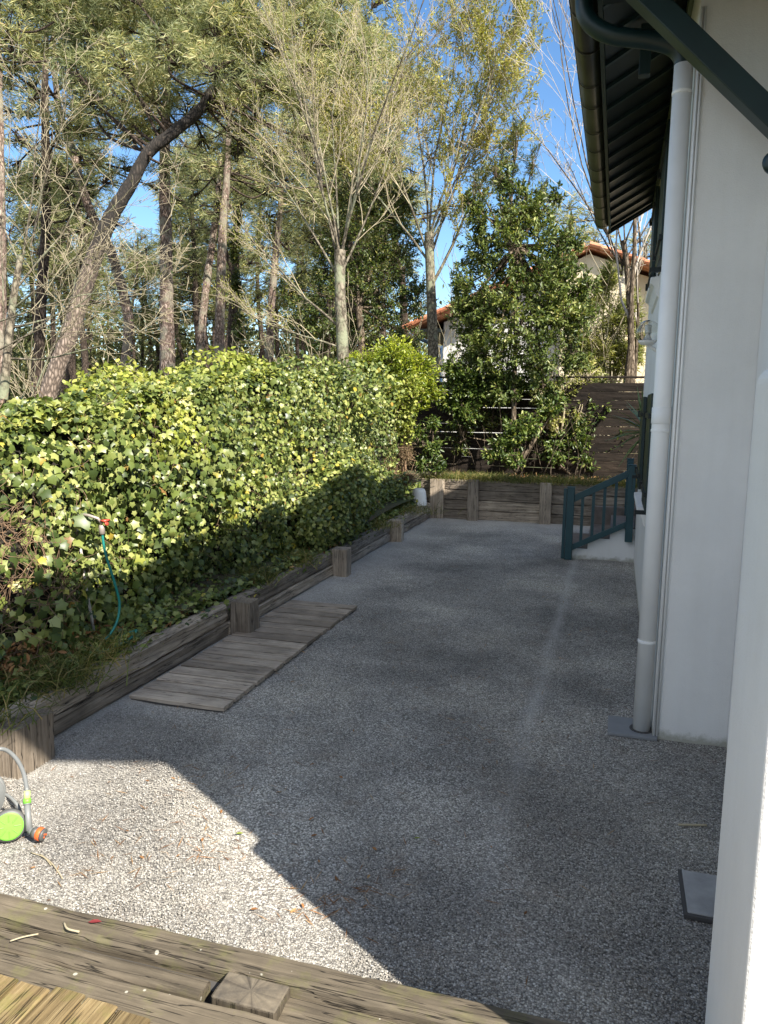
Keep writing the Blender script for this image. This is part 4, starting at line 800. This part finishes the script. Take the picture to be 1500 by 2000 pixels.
# ------------------------------------------------------------------ evergreen masses and shrubs
def bush(name,label,cat,lobes,m,T,n,s0,s1,stem=BBR,droop=.3,trunk=None,inner=.35,shoots=0):
    """lobes: list of (centre, radius(m), zscale)"""
    base=np.array(lobes[0][0]); gz=min(c[2]-r*zs for c,r,zs in lobes); t=thing(name,label,cat,(base[0],base[1],gz))
    P=[];N=[];tot=sum(r**2*zs for _,r,zs in lobes); L=[]
    root=np.array([base[0],base[1],gz-.05]) if trunk is None else trunk[-1,:3]
    for c,r,zs in lobes:
        k=int(n*r*r*zs/tot); nb_=max(8,k//26); bd=rdir(nb_); br=(RNG.uniform(inner,1.0,nb_)**.6)[:,None]; tip=np.array(c)+bd*br*np.array([r,r,r*zs])
        # sprays: leaves along short twigs ending at tip
        tw=nrm(bd+np.array([0,0,.35])+RNG.normal(size=(nb_,3))*.3); kk=k//nb_+1; s_=RNG.uniform(0,1,(nb_,kk,1)); q=tip[:,None,:]-tw[:,None,:]*s_*(.22+.12*r)+RNG.normal(size=(nb_,kk,3))*.03
        P.append(q.reshape(-1,3)); N.append(nrm(np.repeat(tw,kk,0)+RNG.normal(size=(nb_*kk,3))*.75))
        for j in range(0,nb_,2): L.append((np.array([tip[j]-tw[j]*.35,tip[j]]),np.array([.006,.003])))
        pp=smooth_poly([root,(root+np.array(c))/2+RNG.normal(size=3)*.12*r,np.array(c)],5); L.append((pp,np.linspace(.035,.012,len(pp))))
        for j in range(8):
            pp=smooth_poly([np.array(c)-np.array([0,0,r*zs*.4]),np.array(c)+RNG.normal(size=3)*.15*r,tip[RNG.integers(nb_)]],4); L.append((pp,np.linspace(.014,.005,len(pp))))
    P=np.concatenate(P);Y=np.concatenate(N); k=len(P); g=P[:,2]>gz; P,Y=P[g],Y[g]; k=len(P)
    V,F=leaves(P,Y+np.array([0,0,-droop]),nrm(np.array([.3,-.25,.8])+RNG.normal(size=(k,3))*.55),RNG.uniform(s0,s1,k),*T)
    npmesh('foliage',V,F,m,t)
    if trunk is not None: V,F=tubes([(trunk[:,:3],trunk[:,3])],8); npmesh('trunk',V,F,stem,t,True)
    V,F=tubes(L,4); npmesh('stems',V,F,stem,t); return t
def lb(d,*L): return [(tuple(at(u,v,d+dd)),r/FPX*d,zs) for (u,v,r,zs,dd) in L]
# tall laurel in the far bed
tk=px_trunk([(1006,905,13),(1003,800,12),(1006,700,11),(1008,600,10),(1010,480,8)],15.0)
bush('laurel_tree','tall glossy dark green laurel in the far bed left of the cream house','tree',
 lb(15.0,(1010,620,100,1,0),(950,570,80,1,.2),(1075,560,78,1,-.1),(1015,480,80,1,0),(1010,410,60,1.1,0),(945,490,60,1,.2),(1090,470,56,1,0),(985,355,30,1.3,0),(1125,620,45,1,0),(905,600,44,1,.1),(1120,690,44,1,0),(930,680,48,1,.1),(1060,740,50,1,0),(985,760,48,1,.1),(1140,560,36,1,0),(940,420,38,1.2,.1),(1050,400,40,1.3,0),(930,640,55,1,.2),(1090,620,58,1,-.1),(1100,540,48,1,0),(1040,690,60,1,-.2),(960,700,60,1,0),(1130,590,32,1,0),(905,560,32,1,.2),(1120,470,26,1.2,0),(920,400,24,1.3,.1),(1085,380,22,1.3,0)),MLAU2,T_OV,34000,.06,.115,BBR,.15,tk)
bush('olive_shoots','upright olive green shoots rising above the laurel','shrub',lb(16.0,(1005,290,30,2.6,0),(970,330,26,2.2,0),(1040,320,26,2.2,0),(1060,370,20,2,0),(930,360,20,2,0),(1000,420,60,1.2,.3)),MEVG,T_NAR,2600,.08,.14,BBR,-.3)
bush('dark_laurel','dark shaded laurel bush against the left part of the far fence','shrub',lb(15.2,(905,745,45,1,0),(885,720,28,1.1,0),(945,750,50,1,0),(905,800,42,1.1,0),(985,750,45,1,.1),(870,770,30,1.1,0)),MLAU,T_OV,8000,.07,.12)
bush('fence_shrub','dark leafy shrub in the shade hiding the right half of the far fence','shrub',lb(15.3,(1120,850,40,1,0),(1170,800,38,1.1,0),(1210,860,34,1,0),(1080,880,34,.8,0),(1150,900,34,.7,0),(1235,800,24,1.2,0),(1100,790,34,1,.1)),MLAU,T_OV,6500,.06,.11)
bush('small_laurel','low rounded laurel with shining leaves in front of the dark fence','shrub',lb(14.6,(1010,845,36,1,0),(980,870,28,1,0),(1035,830,30,1,0),(1000,895,26,.8,-.1),(960,885,20,1,0),(1070,800,28,1.1,.2),(1095,780,24,1,.3)),MLAU,T_OV,3600,.07,.115)
bush('corner_laurel','small leafy shrub beside the white pot in the far left corner','shrub',lb(14.3,(845,870,20,1,0),(825,900,20,1,0),(855,905,16,1,0),(820,845,18,1,0),(845,825,16,1,0)),MLAU,T_OV,1800,.06,.11)
bush('dead_shrub','dry brown twiggy shrub at the far end of the ivy hedge','shrub',lb(13.7,(790,880,26,1.2,0),(770,925,24,1,0),(800,930,20,1,0),(785,840,20,1,0)),MDSH,T_NAR,4200,.03,.06,MTWD)
bush('vine_tangle','thin dark climbing plant covering the right part of the far fence','climber',lb(15.5,(1080,790,45,.8,0),(1150,850,45,.8,0),(1200,790,40,.8,0),(1230,850,30,1,0),(900,850,40,1,0),(1100,880,40,.5,0),(960,810,40,.9,0),(1180,745,40,.4,0),(1060,850,35,.8,0)),MEVG,T_OV,3600,.04,.08,BBR)
bush('wispy_shrub','thin pale stemmed shrub in front of the fence right of the laurel','shrub',lb(15.0,(1100,750,45,1,.2),(1075,820,30,1,0),(1130,800,30,1.3,.2),(1150,730,35,1.2,.2),(1050,760,34,1,.1)),MBAM,T_OV,1500,.05,.09,BTWIG)
bush('yellow_shrub','bright yellow green shrub glowing in the sun behind the far end of the hedge','shrub',lb(14.2,(765,700,60,.8,0),(815,720,48,.9,0),(720,710,45,.7,.2),(800,770,45,1,-.1),(745,750,45,1,0),(840,760,32,1,0),(780,680,34,.8,.2),(690,700,28,.6,.3)),MYEL,T_OV,13000,.05,.085)
bush('ivy_bush','leafy green bush bridging the end of the ivy hedge and the far corner','shrub',lb(13.6,(780,800,36,1.1,0),(800,760,34,1,0),(765,770,34,1,0),(790,840,26,1.1,0)),MIVYY,T_RND,4500,.04,.07)
bush('bamboo_clump','wispy yellow bamboo like clump in front of the cream house wall','shrub',lb(17.5,(1200,640,45,1.4,0),(1165,690,40,1.2,0),(1235,600,26,1.6,0),(1215,700,40,1,0),(1150,600,30,1.2,0),(1190,540,24,1.3,0),(1120,700,30,1,.3),(1130,660,34,1.2,.2),(1180,560,28,1.4,0),(1245,680,24,1.6,0),(1150,740,34,1,0)),MBAM,T_NAR,14000,.10,.19,BTWIG,.1)
# evergreen ivy clad trees behind the pale tree
tk=px_trunk([(703,800,22),(705,720,20),(706,660,18),(700,600,16)],17.5)
bush('ivy_clad_tree','broad dark evergreen tree clad in ivy behind the pale bare tree','tree',lb(18,(740,560,85,1,0),(660,600,80,1,.3),(780,480,60,1.1,.2),(700,470,80,1,0),(600,620,55,1,.6),(760,400,55,1.2,.3),(640,520,60,1,.4),(810,580,40,1.3,0),(790,390,40,1.3,.4),(690,380,60,1,.6),(570,560,40,1.1,.8),(740,650,70,.8,-.2),(650,660,60,.8,0),(800,660,35,1,0)),MEVG,T_DI,40000,.05,.10,BBR,.5,tk)
bush('ivy_clad_tree','narrower ivy clad trunk further left in the wood','tree',lb(24,(462,560,14,3,0),(458,480,16,2.5,0),(470,640,18,2.2,0),(464,420,14,2,0)),MEVG,T_DI,5000,.07,.12)
# undergrowth behind the hedge and far wood
def mass(name,label,n,dr,ur,zr,s,m,T=T_DI,clump=60):
    k=n//clump; P=[]
    for i in range(k):
        d=random.uniform(*dr); u=random.uniform(*ur); p=at(u,790,d); h=random.uniform(*zr)*random.random()**.6; r=random.uniform(.3,.8)*(d/22)
        P.append(np.array([p.x,p.y,.3+h])+RNG.normal(size=(clump,3))*r*np.array([1,1,.8]))
    P=np.concatenate(P); P=P[P[:,2]>.2]; n=len(P); d=np.linalg.norm(P[:,:2],axis=1)
    V,F=leaves(P,rdir(n),nrm(np.array([.4,-.3,.7])+RNG.normal(size=(n,3))*.6),RNG.uniform(.6,1.3,n)*s*(d/20),*T); return tag(npmesh(name,V,F,m),label,'undergrowth',kind='stuff')
mass('undergrowth','grey green scrub under the pines behind the hedge',26000,(15,27),(-80,860),(.1,2.0),.10,MSCR)
mass('far_thicket','distant low thicket closing the view between the trunks',100000,(48,75),(-150,1350),(.3,9.0),.16,MSCR)
mass('bright_scrub','light green young growth among the trunks',9000,(14,24),(100,700),(.2,1.5),.09,MEVG)
# bare saplings in the undergrowth
PS=dict(n=[6,4],ang=[30,30],len=[.5,.5],t0=[.2,.2],rr=[.6,.6],rmin=.006,wob=.09,up=.06)
SAP={150:'thin bare sapling with pale stems between the left edge and the leaning pine',235:'low bare sapling just right of the foot of the leaning pine',480:'thin bare sapling in the gap right of the reddish pine',560:'small bare sapling left of the pale fanning tree, the lower of two',600:'taller bare sapling left of the pale fanning tree',380:'low bare sapling right of the straight pine trunk',900:'tall bare sapling hidden behind the dark laurel bush',1160:'bare sapling with upright twigs against the cream wall left of the rough trunk',60:'short bare sapling near the left edge behind the shrubby tree',1195:'slim bare sapling close to the left of the rough trunk by the house'}
def sapling(u,d,h,label,m=BTWIG):
    p=np.array(at(u,790,d)); p[2]=.2
    ld=[(p+RNG.normal(size=3)*np.array([.15,.15,0]),(RNG.normal()*.22,RNG.normal()*.22,1),h*random.uniform(.7,1),.022) for _ in range(4)]
    return bare_tree('sapling',label,tuple(p),ld,PS,BPALE,m,150,MEVG,(.04,.07),None,2,'bare saplings under the pines')
for u,d,h in ((150,15,3.0),(235,17,2.6),(480,16,3.2),(560,15,3.0),(600,17,4),(380,18,2.6),(900,20,6),(1160,18.5,5.5),(60,16,3.4),(1195,18,5)): sapling(u,d,h,SAP[u])
# yucca by the stairs
yc=thing('yucca','spiky dark yucca at the corner of the house behind the stairs','plant',(.55,12.9,.7)); n=70
c=np.array([.50,12.9,1.75]); d=nrm(RNG.normal(size=(n,3))+np.array([-.3,-.3,.15])); Tz=(np.array([(-.03,0,0),(.03,0,0),(.035,.5,-.0),(-.035,.5,-.0),(0,1,-.12)]),np.array([(0,1,2),(0,2,3),(3,2,4)]))
V,F=leaves(np.repeat(c[None],n,0)+d*.05,d,rdir(n)*.4+np.array([0,0,1]),RNG.uniform(.5,.75,n),*Tz); npmesh('leaves',V,F,MYUC,yc)
V,F=tubes([(np.array([(.5,12.9,.6),(.52,12.9,1.2),(.5,12.9,1.8)]),np.array([.07,.06,.06]))],8); npmesh('stem',V,F,BBR,yc,True)
# dead stems and thin plants in front of the fence
L=[]
for i in range(22):
    x=random.uniform(-3.2,.9); y=random.uniform(14.4,15.6); p=np.array([x,y,.66]); d=nrm(np.array([RNG.normal()*.25,RNG.normal()*.15,1])); pts=[p]
    for k in range(5): d=nrm(d+RNG.normal(size=3)*.12); p=p+d*random.uniform(.15,.42); pts.append(p)
    L.append((np.array(pts),np.linspace(.006,.0025,6)))
V,F=tubes(L,4); tag(npmesh('dry_stems',V,F,BBR),'thin dry stems standing in the far bed before the fence','stems',kind='stuff')
# ------------------------------------------------------------------ standpipe tap and hose in the hedge
tp=thing('garden_tap','white pipe and tap with red handle standing in front of the ivy','tap',(-3.62,4.55,.28))
MB().tube([(-3.70,4.72,.20),(-3.75,4.68,.7),(-3.78,4.64,1.24)],.011,10).build('pipe',plain('old pale pipe',(.50,.45,.40),.6,0,.3,14),tp,True)
MB().tube([(-3.78,4.64,1.24),(-3.70,4.61,1.28),(-3.62,4.58,1.28),(-3.56,4.60,1.26),(-3.545,4.62,1.22)],.011,10).lathe([(.016,-.05),(.022,-.045),(.022,.0),(.016,.02)],(-3.545,4.62,1.19),12).build('valve',plain('tap metal',(.34,.29,.25),.5,.3),tp,True)
MB().box(-3.54,-3.50,4.60,4.66,1.235,1.25).lathe([(.010,0),(.020,.004),(.020,.014),(.008,.016)],(-3.515,4.625,1.22),8,Vector((1,0,.4))).build('tap_handle',plain('red plastic',(.42,.06,.035),.4),tp,True)
gh=smooth_poly([(-3.545,4.62,1.16),(-3.53,4.63,1.0),(-3.50,4.68,.78),(-3.49,4.72,.60),(-3.50,4.68,.45),(-3.54,4.58,.345),(-3.60,4.45,.33),(-3.58,4.55,.32),(-3.50,4.80,.34),(-3.44,4.85,.36),(-3.40,4.65,.335),(-3.42,4.35,.33),(-3.47,4.15,.33),(-3.52,4.0,.32)],7)
MGH=plain('green hose',(.015,.20,.17),.4); tag(MB().tube(gh,.0095,8).build('garden_hose',MGH,None,True),'green hose hanging from the tap and lying along the bed','hose')
# ------------------------------------------------------------------ hose reel at the left edge
MGY=plain('grey plastic',(.17,.175,.17),.45); MDG=plain('dark grey plastic',(.09,.09,.085),.5); MLG=plain('lime green plastic',(.17,.52,.05),.42,0,.08); MOR=plain('orange plastic',(.75,.13,.03),.4)
G=lambda u,v,z:(lambda d_:Vector((0,0,CH))+d_*((z-CH)/d_.z))(FW+RT*((u-750)/FPX)+UP*((1000-v)/FPX))
wc=G(18,1612,.08); hr=thing('hose_reel','small hose reel cart with a lime green wheel cut by the left edge','hose reel',(wc.x-.1,wc.y,0))
ax=Vector((.62,-.70,.25)).normalized()
wh=MB().lathe([(.02,-.025),(.060,-.025),(.074,-.018),(.076,0),(.074,.016),(.064,.02),(.02,.02)],wc,32,ax).build('wheel',MDG,hr,True)
m=MB().lathe([(.0,.0205),(.062,.0215),(.064,.026),(.058,.030),(.0,.031)],wc,32,ax)
q=ax.to_track_quat('Z','Y')
for i in range(8):
    a=i*math.pi/4; m.tube([wc+q@Vector((.022*math.cos(a),.022*math.sin(a),.031)),wc+q@Vector((.052*math.cos(a),.052*math.sin(a),.031))],.0028,6)
o=m.build('hubcap',MLG,wh,False); o.location=(0,0,0)
dcn=wc+Vector((-.27,.10,.06)); MB().lathe([(.11,-.012),(.118,-.006),(.118,.006),(.11,.012),(.03,.012),(.03,.10),(.118,.10),(.118,.112)],dcn,32,ax).build('drum',MGY,hr,True)
w2=wc+Vector((-.26,.02,0)); MB().lathe([(.02,-.02),(.07,-.02),(.076,0),(.07,.018),(.02,.02)],w2,28,ax).build('wheel',MDG,hr,True)
MB().tube(smooth_poly([wc+Vector((-.02,.02,0)),dcn,dcn+Vector((-.04,.02,.35)),dcn+Vector((-.22,-.02,.36)),dcn+Vector((-.24,-.03,.0)),w2],5),.011,10).build('frame',MGY,hr,True)
ns=G(52,1560,.18)
hz_=smooth_poly([G(-110,1640,.16),G(-70,1500,.26),G(-30,1472,.33),G(5,1463,.33),G(30,1480,.31),G(46,1510,.27),G(53,1545,.22)],7)
tag(MB().tube(hz_,.0105,10).tube(smooth_poly([G(-60,1590,.05),G(-20,1555,.12),G(10,1552,.13),G(32,1570,.10),G(42,1592,.05)],6),.009,8).build('grey_hose',MGY,None,True),'grey hose looping from the reel to the spray gun','hose')
sg=thing('spray_gun','grey spray gun with lime collar and orange nozzle resting against the reel wheel','hose nozzle',tuple(G(60,1640,0)))
a=G(53,1545,.22); b_=G(53,1572,.165); c_=G(57,1622,.06); d_=G(88,1632,.045)
MB().tube([a,a*.45+b_*.55],.015,14).build('collar',plain('pale lime plastic',(.50,.62,.22),.45),sg,True)
MB().tube([a*.45+b_*.55,a*.1+b_*.9],.0185,14).build('lime_collar',MLG,sg,True)
MB().tube([a*.1+b_*.9,b_],.017,14).tube([b_,b_*.5+c_*.5,c_],[.0145,.014,.0165],14).tube([c_,c_*.6+d_*.4],[.015,.02],14).build('body',MGY,sg,True)
dd=(d_-c_).normalized(); MB().lathe([(.018,0),(.026,.012),(.028,.028)],c_+dd*.018,18,dd).build('head',MDG,sg,True); MB().lathe([(.0285,0),(.031,.003),(.031,.020),(.029,.023)],c_+dd*.046,20,dd).build('orange_ring',MOR,sg,True)
MB().lathe([(.029,0),(.029,.010),(.022,.014),(.0,.013)],c_+dd*.069,20,dd).build('nozzle_face',MDG,sg,True)
for a_ in range(3):
    q=dd.to_track_quat('Z','Y'); o=MB().lathe([(.0,.0),(.0045,.0),(.0045,.003),(0,.003)],c_+dd*.0835+q@Vector((.009*math.cos(a_*2.1),.009*math.sin(a_*2.1),0)),8,dd).build('spray_hole',MOR,sg)
# ------------------------------------------------------------------ loose bits on gravel and timbers
def stick(label,pts,r): return tag(MB().tube(smooth_poly(pts,4),r,6).build('stick',BTWIG,None,True),label,'stick')
stick('short pale straight stick on the gravel near the pier',[G(1325,1611,.010),G(1350,1611,.012),G(1380,1612,.010)],.006)
stick('curved dead twig on the sunlit gravel',[G(78,1668,.008),G(100,1685,.012),G(115,1705,.009),G(122,1716,.008)],.003)
stick('second thin twig across the curved one on the sunlit gravel',[G(60,1665,.01),G(85,1674,.012),G(100,1690,.01)],.0025)
stick('thin bent twig on the near timber by the moss',[G(20,1838,.186),G(45,1830,.19),G(75,1824,.188)],.0028)
stick('curled bark sliver on the near timber',[G(125,1802,.186),G(132,1814,.19),G(155,1820,.187)],.004)
n=26; P=[];
for i in range(n): P.append(G(random.uniform(60,760),random.uniform(1480,1820),.012))
P=np.array([tuple(p) for p in P]); P=P[P[:,0]<-.7]
P2=np.stack([RNG.uniform(-2.9,.2,60),RNG.uniform(2.5,13,60),np.full(60,.012)],-1); P=np.concatenate([P,P2]); k=len(P)
V,F=leaves(P,RNG.normal(size=(k,3))*np.array([1,1,.1]),np.array([0,0,1])+RNG.normal(size=(k,3))*.25,RNG.uniform(.02,.04,k),*T_OV); tag(npmesh('fallen_leaves',V,F,MDRY),'scattered small brown leaves on the gravel','leaf litter',kind='stuff')
def leafthing(label,u,v,z,s,m):
    p=G(u,v,z+.006); V,F=leaves(np.array([tuple(p)]),np.array([[1,.4,.05]]),np.array([[0,-.1,1.]]),[s],*T_OV); tag(npmesh('leaf',V,F,m),label,'leaf')
leafthing('dark red leaf lying on the near timber',172,1801,.184,.05,plain('red leaf',(.16,.02,.02),.6)); leafthing('fresh green leaf on the shaded gravel',808,1637,.012,.035,MIVYY); leafthing('small green sprig on the sunlit gravel by the shadow edge',460,1628,.012,.04,MIVYY); leafthing('orange brown leaf on the sunlit gravel near the timbers',488,1776,.012,.035,MDRY)
k=420; P=np.stack([RNG.uniform(-3.0,.3,k),RNG.uniform(2.3,9,k),np.full(k,.011)],-1)
for q,(cx_,cy_,r_) in enumerate(((-1.75,2.95,.12),(-1.1,2.75,.1),(-2.1,2.75,.16),(-.95,2.9,.12),(-.8,4.6,.3),(-2.0,3.4,.25))): P[q*30:q*30+30,:2]=np.array([cx_,cy_])+RNG.normal(size=(30,2))*r_
V,F=leaves(P,RNG.normal(size=(k,3))*np.array([1,1,.04]),np.array([0,0,1])+RNG.normal(size=(k,3))*.1,RNG.uniform(.05,.11,k),T_NAR[0]*np.array([.35,1,.1]),T_NAR[1]); tag(npmesh('pine_needles',V,F,MDRY),'dry brown pine needles strewn on the gravel','needle litter',kind='stuff')
# pebbles: loose top layer of the nearer gravel
ico=np.array([(1,0,0),(-1,0,0),(0,1,0),(0,-1,0),(0,0,1),(0,0,-1)],float); fo=np.array([(0,2,4),(2,1,4),(1,3,4),(3,0,4),(2,0,5),(1,2,5),(3,1,5),(0,3,5)])
def pebbles(n,y0,y1,s0,s1):
    P=np.stack([RNG.uniform(-3.2,.75,n),RNG.uniform(y0,y1,n),RNG.uniform(.0,.006,n)],-1)
    P=P[~((P[:,0]<-2.45)&(P[:,1]>4.35)&(P[:,1]<7.3))]; P=P[~((P[:,0]>.35)&(P[:,1]>3.1)&(P[:,1]<3.5))]; P=P[~((P[:,0]>.03)&(P[:,1]>4.88))]
    n=len(P); s=RNG.uniform(s0,s1,n)[:,None,None]; q=ico[None]*s*RNG.uniform(.6,1.3,(n,1,3))*np.array([1,1,.7])+RNG.normal(size=(n,6,3))*s*.22
    a=RNG.uniform(0,6.28,n); c,s_=np.cos(a)[:,None],np.sin(a)[:,None]; X=q[...,0]*c-q[...,1]*s_; Y=q[...,0]*s_+q[...,1]*c; q=np.stack([X,Y,q[...,2]],-1)
    return (q+P[:,None,:]).reshape(-1,3),(fo[None]+(np.arange(n)*6)[:,None,None]).reshape(-1,3)
m,nn_,l,b=mat('pebbles'); g=nn_.new('ShaderNodeNewGeometry'); r=ramp(nn_,[(0,(.20,.186,.165)),(.4,(.33,.308,.27)),(.8,(.46,.43,.375)),(1,(.66,.63,.57))]); l.new(g.outputs['Random Per Island'],r.inputs[0]); v=coords(nn_,l); t=noise(nn_,l,v,.75,5,.6); rr=ramp(nn_,[(.32,(.68,.68,.70)),(.52,(.92,.92,.92)),(.7,(1.2,1.19,1.15))]); l.new(t.outputs[0],rr.inputs[0]); c=mix(nn_,l,r.outputs[0],rr.outputs[0],1.0,'MULTIPLY'); t2=noise(nn_,l,v,4.3,12,.82); r3=ramp(nn_,[(.54,(0,0,0)),(.72,(.45,.45,.45))]); l.new(t2.outputs[0],r3.inputs[0]); c=mix(nn_,l,c,(.20,.125,.07),r3.outputs[0]); l.new(c,b.inputs['Base Color']); b.inputs['Roughness'].default_value=.9
tag(npmesh('loose_gravel',*join([pebbles(80000,2.22,4.2,.0024,.0054),pebbles(40000,4.2,7,.0026,.0054)]),m),'loose crushed stones on the gravel yard','gravel',kind='stuff')
